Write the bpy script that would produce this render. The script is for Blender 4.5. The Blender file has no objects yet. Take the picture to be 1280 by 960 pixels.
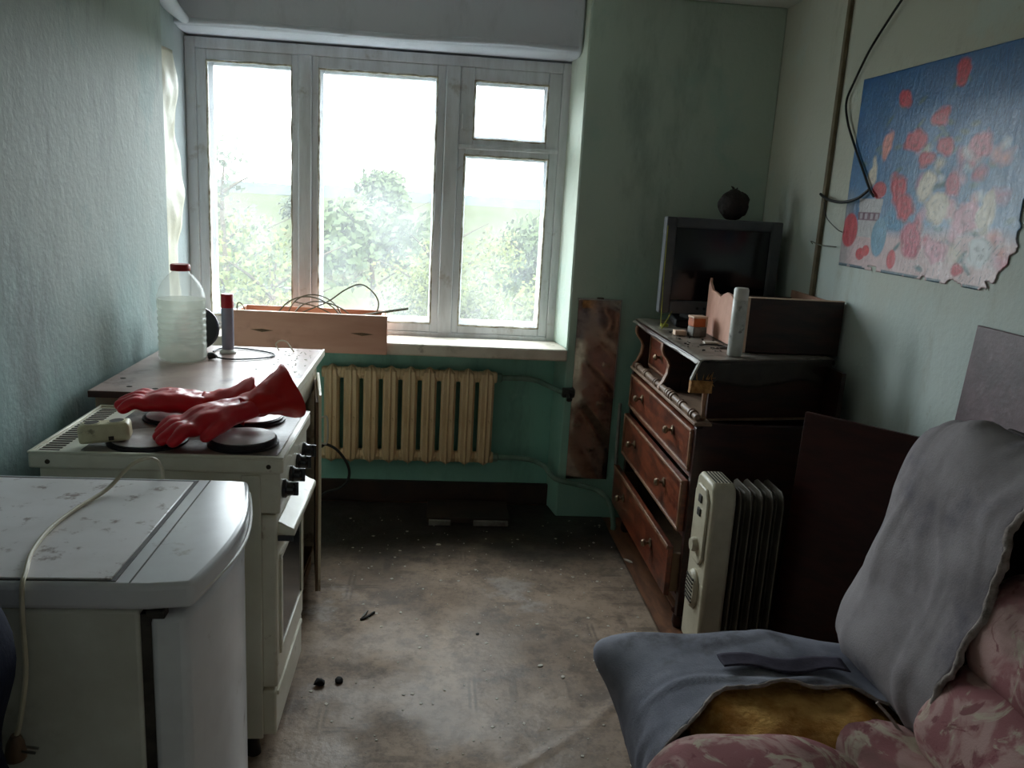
import bpy, bmesh, math, random
import numpy as np
from mathutils import Vector, Matrix, noise

random.seed(7)
SC = bpy.context.scene
COL = SC.collection
PI = math.pi

# ------------------------------------------------------------------ camera
def set_camera():
    f, pitch, yaw, roll = 1039.14, .221581, .0989517, .0572057      # f in pixels of a 1280 px frame
    cy, sy, cp, sp = math.cos(yaw), math.sin(yaw), math.cos(pitch), math.sin(pitch)
    fw = Vector((sy * cp, cy * cp, -sp)); r = Vector((cy, -sy, 0)); d = fw.cross(r)
    c, s = math.cos(roll), math.sin(roll)
    R = c * r - s * d; D = s * r + c * d
    cam = bpy.data.cameras.new('camera'); o = bpy.data.objects.new('camera', cam); COL.objects.link(o)
    m = Matrix.Identity(4)
    for i in range(3):
        m[i][0] = R[i]; m[i][1] = -D[i]; m[i][2] = -fw[i]
    m[0][3], m[1][3], m[2][3] = 0, 0, 1.5
    o.matrix_world = m
    cam.sensor_fit = 'HORIZONTAL'; cam.sensor_width = 36; cam.lens = f / 1280 * 36
    cam.clip_start = .02; cam.clip_end = 2000
    SC.camera = o
set_camera()

# ------------------------------------------------------------------ sky, daylight, exposure
SKY = 3.0
w = bpy.data.worlds.new('overcast_sky'); SC.world = w; w.use_nodes = True
bg = w.node_tree.nodes['Background']
bg.inputs['Color'].default_value = (.90, .96, 1.0, 1)
bg.inputs['Strength'].default_value = SKY
SC.view_settings.view_transform = 'Standard'
SC.view_settings.look = 'None'
SC.view_settings.gamma = 1
SC.view_settings.use_curve_mapping = False
SC.view_settings.exposure = 2.5
# a sampling portal in the window opening (gives off no light of its own, it only guides the sky's)
pl = bpy.data.lights.new('window_portal', 'AREA'); pl.shape = 'RECTANGLE'; pl.size = 1.72; pl.size_y = 1.3
pl.cycles.is_portal = True
po = bpy.data.objects.new('window_portal', pl); COL.objects.link(po)
po.location = (-.27, 4.2, 1.47); po.rotation_euler = (-PI / 2, 0, 0)
try:
    SC.cycles.max_bounces = 10; SC.cycles.diffuse_bounces = 6; SC.cycles.transparent_max_bounces = 16
except Exception:
    pass

# ------------------------------------------------------------------ materials
def lin(c):
    if max(c) > 1.001: c = [x / 255 for x in c]
    return [x / 12.92 if x <= .04045 else ((x + .055) / 1.055) ** 2.4 for x in c[:3]] + [1]

class NT:
    def __init__(s, name):
        s.m = bpy.data.materials.new(name); s.m.use_nodes = True
        s.t = s.m.node_tree; s.n = s.t.nodes; s.b = s.n['Principled BSDF']
        s.tc = s.n.new('ShaderNodeTexCoord')
    def link(s, a, b): s.t.links.new(a, b)
    def noise(s, scale=8, detail=6, rough=.6, stretch=None, dist=0, seed=0):
        mp = s.n.new('ShaderNodeMapping'); s.link(s.tc.outputs['Object'], mp.inputs['Vector'])
        mp.inputs['Location'].default_value = (seed, seed * .7, seed * 1.3)
        if stretch: mp.inputs['Scale'].default_value = stretch
        x = s.n.new('ShaderNodeTexNoise'); s.link(mp.outputs[0], x.inputs['Vector'])
        x.inputs['Scale'].default_value = scale; x.inputs['Detail'].default_value = detail
        x.inputs['Roughness'].default_value = rough; x.inputs['Distortion'].default_value = dist
        return x.outputs['Fac']
    def ramp(s, fac, lo, hi, a=0, b=1):
        r = s.n.new('ShaderNodeMapRange'); s.link(fac, r.inputs['Value'])
        r.inputs['From Min'].default_value = lo; r.inputs['From Max'].default_value = hi
        r.inputs['To Min'].default_value = a; r.inputs['To Max'].default_value = b
        r.interpolation_type = 'SMOOTHSTEP'
        return r.outputs[0]
    def math(s, op, a, b=None):
        x = s.n.new('ShaderNodeMath'); x.operation = op
        for i, v in enumerate((a, b)):
            if v is None: continue
            if isinstance(v, (int, float)): x.inputs[i].default_value = v
            else: s.link(v, x.inputs[i])
        return x.outputs[0]
    def mix(s, fac, a, b):
        x = s.n.new('ShaderNodeMix'); x.data_type = 'RGBA'
        if isinstance(fac, (int, float)): x.inputs[0].default_value = fac
        else: s.link(fac, x.inputs[0])
        for i, v in ((6, a), (7, b)):
            if isinstance(v, (list, tuple)): x.inputs[i].default_value = lin(v)
            else: s.link(v, x.inputs[i])
        return x.outputs[2]
    def sep(s):
        x = s.n.new('ShaderNodeSeparateXYZ'); s.link(s.tc.outputs['Object'], x.inputs[0]); return x.outputs
    def bump(s, h, strength, dist=.01):
        x = s.n.new('ShaderNodeBump'); s.link(h, x.inputs['Height'])
        x.inputs['Strength'].default_value = strength; x.inputs['Distance'].default_value = dist
        s.link(x.outputs[0], s.b.inputs['Normal'])
    def set(s, color=None, rough=None, metal=None, spec=None, **k):
        for nm, v in (('Base Color', color), ('Roughness', rough), ('Metallic', metal), ('Specular IOR Level', spec)):
            if v is None: continue
            if isinstance(v, (int, float)): s.b.inputs[nm].default_value = v
            elif isinstance(v, (list, tuple)): s.b.inputs[nm].default_value = lin(v)
            else: s.link(v, s.b.inputs[nm])
        for nm, v in k.items(): s.b.inputs[nm.replace('_', ' ')].default_value = v

def M(name, c, c2=None, scale=8, rough=.6, bump=.0, bscale=60, metal=0, spec=.4, stretch=None, dirt=None, dscale=6, dlo=.55, dhi=.7, damt=.8, bd=.004, **k):
    t = NT(name); col = c
    if c2 is not None:
        col = t.mix(t.ramp(t.noise(scale, stretch=stretch), .35, .68), c, c2)
    if dirt is not None:
        col = t.mix(t.ramp(t.noise(dscale, 8, .65, seed=3), dlo, dhi, 0, damt), col, dirt)
    t.set(col, rough, metal, spec, **k)
    if bump: t.bump(t.noise(bscale, 5, .6, stretch=stretch), bump, bd)
    return t.m

def wall_mat(name, hi, lo, teal, dirt, zlo=.7, zhi=1.6, damt=.75, dlo=.5):
    t = NT(name); z = t.sep()[2]
    h = t.math('ADD', z, t.math('MULTIPLY', t.math('SUBTRACT', t.noise(1.6, 5, .6), .5), 1.6))
    base = t.mix(t.ramp(h, zlo, zhi), lo, hi)
    base = t.mix(t.ramp(t.noise(2.3, 7, .62, seed=5), .54, .66, 0, .6), base, teal)
    base = t.mix(t.ramp(t.noise(3.0, 9, .7, (1.4, 1.4, .45), seed=9), dlo, dlo + .25, 0, damt), base, dirt)
    base = t.mix(t.ramp(t.noise(26, 6, .7, (1, 1, .5), seed=2), .64, .74, 0, .45), base, dirt)
    t.set(base, .62, 0, .3)
    hgt = t.math('ADD', t.math('MULTIPLY', t.noise(5, 6, .65, (1, 1, .7)), 1.0), t.math('MULTIPLY', t.noise(60, 4, .6), .25))
    t.bump(hgt, .28, .02)
    return t.m

MAT = {}
MAT['wall_left'] = wall_mat('left_wall_paint', (152, 161, 155), (137, 158, 156), (122, 149, 145), (112, 119, 117))
MAT['wall_win'] = wall_mat('window_wall_paint', (182, 196, 184), (140, 186, 172), (160, 188, 178), (138, 150, 140), .5, 1.3)
MAT['apron'] = wall_mat('apron_paint', (140, 190, 178), (132, 188, 174), (162, 206, 192), (100, 128, 122), .4, 1.2)
MAT['wall_right'] = wall_mat('right_wall_paint', (200, 200, 186), (200, 212, 208), (196, 208, 202), (150, 146, 128), .9, 1.7, .7, .52)
MAT['reveal'] = wall_mat('reveal_plaster', (204, 212, 198), (196, 214, 200), (188, 208, 196), (150, 156, 146))
MAT['lintel'] = wall_mat('lintel_plaster', (204, 206, 216), (204, 206, 214), (196, 200, 210), (176, 178, 188))
MAT['niche'] = wall_mat('niche_side_paint', (164, 172, 174), (160, 172, 172), (150, 166, 166), (130, 136, 136))
MAT['ceiling'] = M('ceiling_whitewash', (228, 228, 222), (214, 214, 208), 3, .8, .2)
MAT['rear'] = M('rear_wall_paint', (228, 228, 220), (216, 216, 208), 3, .7, .2)
MAT['frame'] = M('window_frame_paint', (228, 231, 236), (206, 207, 210), 5, .55, .35, 50, stretch=(3, 3, .5), dirt=(156, 144, 130), dscale=9, dlo=.58, dhi=.72, damt=.55)
MAT['frame_edge'] = M('old_putty', (196, 190, 172), (120, 108, 88), 22, .7, .6, 70)
MAT['sill'] = M('sill_paint', (226, 218, 204), (204, 194, 180), 7, .5, .4, 40, dirt=(136, 126, 108), dscale=12, dlo=.58, dhi=.7, damt=.7)
MAT['baseboard'] = M('baseboard_brown', (58, 42, 34), (34, 28, 26), 6, .5, .2)
MAT['plank'] = M('red_brown_floor_paint', (140, 96, 70), (104, 72, 54), 5, .5, .3, 40, stretch=(6, 1, 1), dirt=(58, 46, 40), dlo=.5, dhi=.75)
MAT['radiator'] = M('radiator_cream_paint', (226, 204, 166), (200, 172, 132), 9, .42, .25, 50, stretch=(1, 1, .4), dirt=(120, 92, 64), dscale=14, dlo=.6, dhi=.72, damt=.7)
MAT['pipe'] = M('pipe_teal_paint', (112, 140, 128), (86, 118, 106), 12, .5, .2)
MAT['pipe_dark'] = M('pipe_dark', (40, 42, 40), (26, 26, 26), 12, .5, .2)
MAT['rod'] = M('grey_white_rod', (150, 150, 144), (120, 120, 114), 12, .5)
MAT['fridge'] = M('fridge_white', (230, 232, 236), (216, 216, 220), 4, .20, .05, 30, dirt=(150, 136, 128), dscale=11, dlo=.60, dhi=.72, damt=.7)
MAT['fridge_side'] = M('fridge_side_white', (216, 216, 206), (200, 198, 186), 5, .38, .05, 30, dirt=(150, 138, 116), dscale=7, dlo=.56, dhi=.8, damt=.6)
MAT['fridge_top'] = M('fridge_top_worn', (238, 234, 236), (224, 219, 219), 5, .32, .1, 40, dirt=(120, 90, 78), dscale=16, dlo=.55, dhi=.66, damt=.8)
MAT['rubber'] = M('black_rubber', (26, 25, 25), (40, 36, 34), 20, .6)
MAT['seal'] = M('grimy_gasket', (72, 66, 60), (40, 36, 32), 20, .6)
MAT['enamel'] = M('stove_enamel', (236, 233, 216), (222, 217, 198), 6, .3, .05, 30, dirt=(132, 102, 68), dscale=12, dlo=.6, dhi=.72, damt=.75)
MAT['enamel_side'] = M('stove_side_enamel', (236, 234, 218), (222, 218, 200), 4, .4, .05, 30, dirt=(140, 116, 84), dscale=8, dlo=.58, dhi=.8, damt=.6)
MAT['stove_well'] = M('burnt_enamel', (146, 134, 122), (92, 82, 78), 10, .4, .2, 60, dirt=(40, 34, 36), dscale=11, dlo=.5, dhi=.66)
MAT['cast'] = M('cast_iron_plate', (214, 208, 208), (180, 172, 172), 12, .4, .2, 80)
MAT['cast_side'] = M('cast_iron_rim', (52, 48, 54), (34, 30, 34), 12, .45, .3, 80, metal=.3)
MAT['vent'] = M('rusty_slot', (66, 46, 32), (40, 30, 24), 20, .7)
MAT['knob'] = M('black_bakelite', (16, 18, 24), None, rough=.25, spec=.6)
MAT['strip'] = M('yellowed_plastic', (226, 218, 184), (206, 194, 156), 14, .4, .08, dirt=(110, 92, 64), dscale=24, dlo=.62, dhi=.72, damt=.7)
MAT['hole'] = M('socket_hole', (60, 50, 38), None, rough=.7)
MAT['worktop'] = M('worktop_laminate', (150, 124, 116), (176, 154, 146), 5, .36, .08, 50, dirt=(88, 66, 58), dscale=9, dlo=.56, dhi=.72, damt=.7)
MAT['worktop_edge'] = M('worktop_edge', (96, 70, 64), (80, 58, 54), 8, .5)
MAT['cab'] = M('cabinet_cream', (214, 206, 186), (190, 178, 154), 6, .45, .1, 40, dirt=(120, 98, 72), dscale=10, dlo=.58, dhi=.7, damt=.7)
MAT['cab_in'] = M('cabinet_inner_board', (120, 96, 72), (92, 72, 54), 10, .7, stretch=(1, 1, .2))
MAT['redglove'] = M('red_rubber', (224, 32, 48), (204, 22, 38), 6, .30, .25, 30, spec=.55, bd=.006)
MAT['redglove2'] = M('red_rubber_inside', (226, 34, 30), (200, 24, 24), 6, .4, .2, 30)
MAT['red_cap'] = M('red_plastic', (170, 34, 40), (146, 26, 34), 8, .4)
MAT['tube_grey'] = M('grey_tube', (150, 152, 166), (132, 134, 150), 8, .35, metal=.1)
MAT['white_plastic'] = M('white_plastic', (226, 226, 220), (206, 204, 196), 10, .4)
MAT['black_cord'] = M('black_cord', (22, 22, 24), None, rough=.5)
MAT['white_cord'] = M('white_cord', (220, 212, 190), (200, 190, 164), 10, .45)
MAT['brown_plug'] = M('tan_plug', (120, 96, 76), (98, 78, 62), 12, .5)
MAT['steel'] = M('steel', (170, 168, 160), None, rough=.35, metal=.9)
MAT['pale_wood'] = M('pinkish_drawer_board', (212, 164, 144), (200, 150, 130), 4, .5, .1, 40, stretch=(.6, 5, 3), dirt=(176, 130, 112), dscale=3)
MAT['pale_in'] = M('drawer_inside_board', (206, 160, 134), (186, 136, 112), 6, .6, .1, stretch=(1, 5, 5))
MAT['pale_edge'] = M('raw_board_edge', (226, 196, 172), (206, 174, 150), 10, .6)
MAT['coil'] = M('grey_green_wire', (96, 98, 80), (76, 78, 62), 12, .5)
MAT['chest'] = M('mahogany_stain', (130, 66, 42), (84, 40, 28), 5, .32, .2, 40, stretch=(1, 1.2, 7), dirt=(46, 24, 18), dscale=10, dlo=.46, dhi=.68, damt=.85, spec=.55)
MAT['chest_dark'] = M('dark_mahogany', (58, 28, 20), (34, 18, 15), 6, .38, .2, 40, stretch=(1, 1, 5), spec=.5)
MAT['chest_edge'] = M('worn_edge_wood', (150, 112, 86), (112, 76, 56), 14, .5, .2, 60)
MAT['spindle'] = M('dusty_turned_wood', (140, 118, 100), (104, 78, 62), 18, .5, .2, 60)
MAT['ledge'] = M('dusty_ledge', (150, 124, 102), (116, 92, 76), 8, .6, .2, 60)
MAT['oilcloth'] = M('dusty_oilcloth', (148, 142, 132), (108, 98, 88), 7, .42, .25, 40, dirt=(64, 56, 48), dscale=10, dlo=.5, dhi=.66)
MAT['oil_dark'] = M('grimy_oilcloth_side', (62, 54, 48), (40, 34, 32), 6, .5, .2)
MAT['raw_break'] = M('raw_broken_wood', (200, 150, 90), (150, 100, 56), 40, .8, .8, 90)
MAT['brass'] = M('dull_brass', (150, 130, 104), (96, 76, 60), 30, .38, metal=.7)
MAT['tv'] = M('tv_grey_plastic', (88, 90, 94), (70, 72, 76), 6, .45, .1, 120)
MAT['tv_dark'] = M('tv_dark_casing', (30, 30, 33), (22, 22, 25), 6, .55)
MAT['tv_glass'] = M('tv_glass', (16, 17, 24), None, rough=.14, spec=.5)
MAT['ball'] = M('dark_dried_ball', (44, 34, 32), (26, 20, 20), 18, .7, .9, 40, bd=.01)
MAT['heater'] = M('heater_cream', (200, 192, 170), (180, 171, 149), 7, .4, .08, 60, dirt=(130, 112, 84), dscale=10, dlo=.58, dhi=.74, damt=.6)
MAT['heater_fin'] = M('heater_fin_grey_brown', (112, 106, 94), (86, 80, 70), 9, .5, .1, 60)  # fins in a darker grey-brown than the cream column
MAT['heater_dark'] = M('heater_slots', (48, 44, 38), None, rough=.7)
MAT['redboard'] = M('dark_red_brown_board', (62, 22, 17), (46, 16, 13), 5, .42, .1, 40, stretch=(1.5, 1.5, 6))
MAT['purple'] = M('purple_brown_board', (96, 68, 74), (70, 48, 54), 9, .45, .2, 50, dirt=(128, 104, 108), dscale=14, dlo=.56, dhi=.7, damt=.5)
MAT['greycloth'] = M('grey_ticking', (150, 144, 146), (124, 118, 120), 5, .85, .3, 220, dirt=(92, 88, 102), dscale=3.5, dlo=.52, dhi=.72, damt=.8, spec=.1)
MAT['greyseat'] = M('blue_grey_ticking', (140, 142, 152), (104, 106, 118), 4, .85, .3, 220, dirt=(70, 66, 68), dscale=4.5, dlo=.5, dhi=.7, damt=.8, spec=.1)
MAT['patch'] = M('dark_patch_cloth', (66, 62, 74), (54, 50, 60), 20, .8, .2, 120, spec=.1)
MAT['foam'] = M('yellow_foam', (218, 172, 104), (176, 126, 66), 16, .95, .9, 70, spec=.05, bd=.01)
MAT['sofa_base'] = M('sofa_base_dark', (48, 38, 36), (36, 28, 28), 8, .8)
MAT['hem'] = M('frayed_hem', (160, 150, 144), (112, 104, 100), 30, .9, .7, 120, spec=.05)
MAT['navy'] = M('navy_cloth', (22, 28, 52), (14, 18, 36), 8, .8, .3, 90, spec=.15)
MAT['conduit'] = M('conduit_brown', (122, 108, 84), (96, 84, 64), 14, .5)
MAT['mirror_frame'] = M('thin_metal_strip', (150, 150, 148), None, rough=.3, metal=.8)
MAT['film'] = M('pale_crumpled_film', (198, 194, 174), (180, 176, 156), 8, .45, .2, 60)
MAT['flake'] = M('white_flakes', (214, 208, 196), (180, 172, 158), 30, .7)
MAT['black_bit'] = M('black_bit', (18, 16, 15), None, rough=.8)
MAT['grass'] = M('yellow_green_straw', (176, 176, 70), (132, 140, 50), 20, .6)
MAT['orange'] = M('orange_brown_label', (186, 96, 44), (150, 70, 32), 20, .5)
MAT['greydust'] = M('grey_dusty', (130, 128, 122), (90, 86, 80), 26, .6)
MAT['can'] = M('white_can', (206, 206, 200), (176, 176, 170), 16, .35, dirt=(84, 80, 74), dscale=22, dlo=.56, dhi=.64, damt=.7)
MAT['pan'] = M('black_pan', (30, 30, 32), None, rough=.4)

def floral():
    t = NT('pink_floral_upholstery')
    base = t.mix(t.ramp(t.noise(9, 4, .55, dist=1.2), .44, .56), (148, 100, 102), (178, 146, 140))
    base = t.mix(t.ramp(t.noise(7, 5, .6, dist=2.2, seed=4), .55, .62, 0, .85), base, (186, 176, 156))
    base = t.mix(t.ramp(t.noise(13, 5, .6, dist=1.6, seed=8), .58, .66, 0, .8), base, (118, 66, 72))
    base = t.mix(t.ramp(t.noise(4, 6, .6, seed=13), .48, .68, 0, .7), base, (104, 84, 76))
    t.set(base, .85, 0, .12); t.bump(t.noise(200, 3, .6), .3, .003)
    return t.m
MAT['floral'] = floral()

def lino():
    t = NT('worn_linoleum'); s = t.sep()
    base = t.mix(t.ramp(t.noise(2.2, 8, .65), .36, .66), (170, 148, 128), (134, 115, 98))
    base = t.mix(t.ramp(t.noise(1.5, 7, .6, seed=6), .52, .66, 0, .8), base, (178, 154, 132))
    def cell(o, p, off):
        f = t.math('FRACT', t.math('ADD', t.math('DIVIDE', o, p), off))
        return t.math('ABSOLUTE', t.math('SUBTRACT', f, .5))
    c = t.math('MAXIMUM', cell(s[0], .44, .64), cell(s[1], .44, .22))      # nested worn squares of the print
    b1 = t.math('MULTIPLY', t.ramp(c, .462, .478), t.ramp(c, .484, .496, 1, 0))
    b2 = t.math('MULTIPLY', t.ramp(c, .17, .185), t.ramp(c, .23, .25, 1, 0))
    pat = t.math('MULTIPLY', t.math('MAXIMUM', b1, b2), t.ramp(t.noise(3.1, 4, .6, seed=3), .50, .62, 0, .62))
    base = t.mix(pat, base, (98, 84, 72))
    base = t.mix(t.ramp(t.noise(6, 9, .72, seed=11), .47, .66, 0, .8), base, (100, 86, 76))
    base = t.mix(t.ramp(t.noise(2.6, 8, .6, seed=23), .60, .68, 0, .42), base, (190, 184, 180))
    base = t.mix(t.ramp(t.noise(70, 5, .7, seed=1), .62, .72, 0, .5), base, (176, 166, 150))
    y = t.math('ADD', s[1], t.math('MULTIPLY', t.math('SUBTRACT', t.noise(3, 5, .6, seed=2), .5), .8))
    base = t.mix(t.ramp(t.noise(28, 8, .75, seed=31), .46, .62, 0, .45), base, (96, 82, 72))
    base = t.mix(t.ramp(y, 2.95, 3.5, 0, .95), base, (28, 25, 25))           # grime, with the shade below the window painted into the floor colour
    t.set(base, t.ramp(t.noise(3, 5, .6, seed=15), .4, .65, .42, .72), 0, .35)
    t.bump(t.math('ADD', t.noise(5, 4, .5), t.math('MULTIPLY', t.noise(60, 5, .65), .22)), .45, .02)
    return t.m
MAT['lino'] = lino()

def glass():
    t = NT('dusty_window_glass'); t.n.remove(t.b); out = t.n['Material Output']
    tr = t.n.new('ShaderNodeBsdfTransparent'); tl = t.n.new('ShaderNodeBsdfTranslucent'); gl = t.n.new('ShaderNodeBsdfGlossy')
    tr.inputs[0].default_value = (.95, .97, .97, 1); tl.inputs[0].default_value = (.88, .92, .94, 1); gl.inputs['Roughness'].default_value = .05
    m1 = t.n.new('ShaderNodeMixShader'); m2 = t.n.new('ShaderNodeMixShader')
    t.link(t.ramp(t.noise(4, 7, .65),   .3, .7, .035, .065), m1.inputs[0]); t.link(tr.outputs[0], m1.inputs[1]); t.link(tl.outputs[0], m1.inputs[2])
    m2.inputs[0].default_value = .04; t.link(m1.outputs[0], m2.inputs[1]); t.link(gl.outputs[0], m2.inputs[2])
    t.link(m2.outputs[0], out.inputs[0]); return t.m
MAT['glass'] = glass()

def clear_plastic(name, tint, tlamt, rough=.15):
    t = NT(name); t.n.remove(t.b); out = t.n['Material Output']
    tr = t.n.new('ShaderNodeBsdfTransparent'); tl = t.n.new('ShaderNodeBsdfTranslucent'); df = t.n.new('ShaderNodeBsdfDiffuse'); gl = t.n.new('ShaderNodeBsdfGlossy')
    tr.inputs[0].default_value = lin(tint); tl.inputs[0].default_value = lin(tint); df.inputs[0].default_value = lin(tint); gl.inputs['Roughness'].default_value = rough
    a = t.n.new('ShaderNodeMixShader'); b = t.n.new('ShaderNodeMixShader'); c = t.n.new('ShaderNodeMixShader')
    a.inputs[0].default_value = .4; t.link(tl.outputs[0], a.inputs[1]); t.link(df.outputs[0], a.inputs[2])
    b.inputs[0].default_value = tlamt; t.link(tr.outputs[0], b.inputs[1]); t.link(a.outputs[0], b.inputs[2])
    c.inputs[0].default_value = .07; t.link(b.outputs[0], c.inputs[1]); t.link(gl.outputs[0], c.inputs[2])
    t.link(c.outputs[0], out.inputs[0]); return t.m
MAT['bottle'] = clear_plastic('cloudy_bottle_plastic', (246, 247, 245), .25)
MAT['water'] = clear_plastic('cloudy_water', (240, 242, 236), .38)

def mirror():
    t = NT('dusty_mirror')
    d = t.ramp(t.noise(9, 7, .7, seed=4), .45, .75)
    t.set(t.mix(d, (158, 150, 143), (84, 74, 68)), t.ramp(t.noise(5, 6, .6), .4, .7, .05, .22), .9, .5)
    return t.m
MAT['mirror'] = mirror()

def leaves(name, a, b):
    t = NT(name)
    t.set(t.mix(t.ramp(t.noise(1.2, 4, .6), .35, .65), a, b), .7, 0, .05)
    return t.m
MAT['leaf1'] = leaves('leaf_yellow_green', (72, 76, 40), (62, 69, 36))
MAT['leaf2'] = leaves('leaf_mid_green', (58, 67, 42), (52, 62, 40))
MAT['leaf3'] = leaves('leaf_grey_green', (62, 67, 54), (56, 62, 50))
MAT['bark'] = M('bark', (64, 58, 48), (52, 47, 40), 6, .9, spec=0)
MAT['meadow'] = M('meadow', (54, 57, 40), (50, 54, 38), .12, .9, dirt=(58, 58, 50), dscale=.07, dlo=.55, dhi=.65, spec=0)
MAT['hill'] = M('far_wooded_ridge', (58, 62, 60), (54, 59, 58), .05, .9, spec=0)
MAT['path'] = M('pale_path', (64, 62, 58), (62, 60, 56), .6, .9, spec=0)

def poster_mat():
    t = NT('glossy_wrinkled_print')
    a = t.n.new('ShaderNodeVertexColor'); a.layer_name = 'print'
    t.set(None, .32, 0, .5, Coat_Weight=.45, Coat_Roughness=.28); t.link(a.outputs['Color'], t.b.inputs['Base Color'])
    h = t.math('ADD', t.noise(26, 5, .6, (1, 1.8, .6), .8), t.math('MULTIPLY', t.noise(90, 4, .6), .4))
    t.bump(h, .38, .012)
    return t.m
MAT['poster'] = poster_mat()

# ------------------------------------------------------------------ mesh helpers
def catmull(pts, sub):
    P = [Vector(p) for p in pts]
    if sub <= 1 or len(P) < 3: return P
    out = []
    for i in range(len(P) - 1):
        a = P[i - 1] if i else P[i] * 2 - P[i + 1]; b, c = P[i], P[i + 1]
        d = P[i + 2] if i + 2 < len(P) else c * 2 - b
        for k in range(sub):
            t = k / sub
            out.append(.5 * ((2 * b) + (c - a) * t + (2 * a - 5 * b + 4 * c - d) * t * t + (3 * b - a - 3 * c + d) * t ** 3))
    out.append(P[-1]); return out

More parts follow.
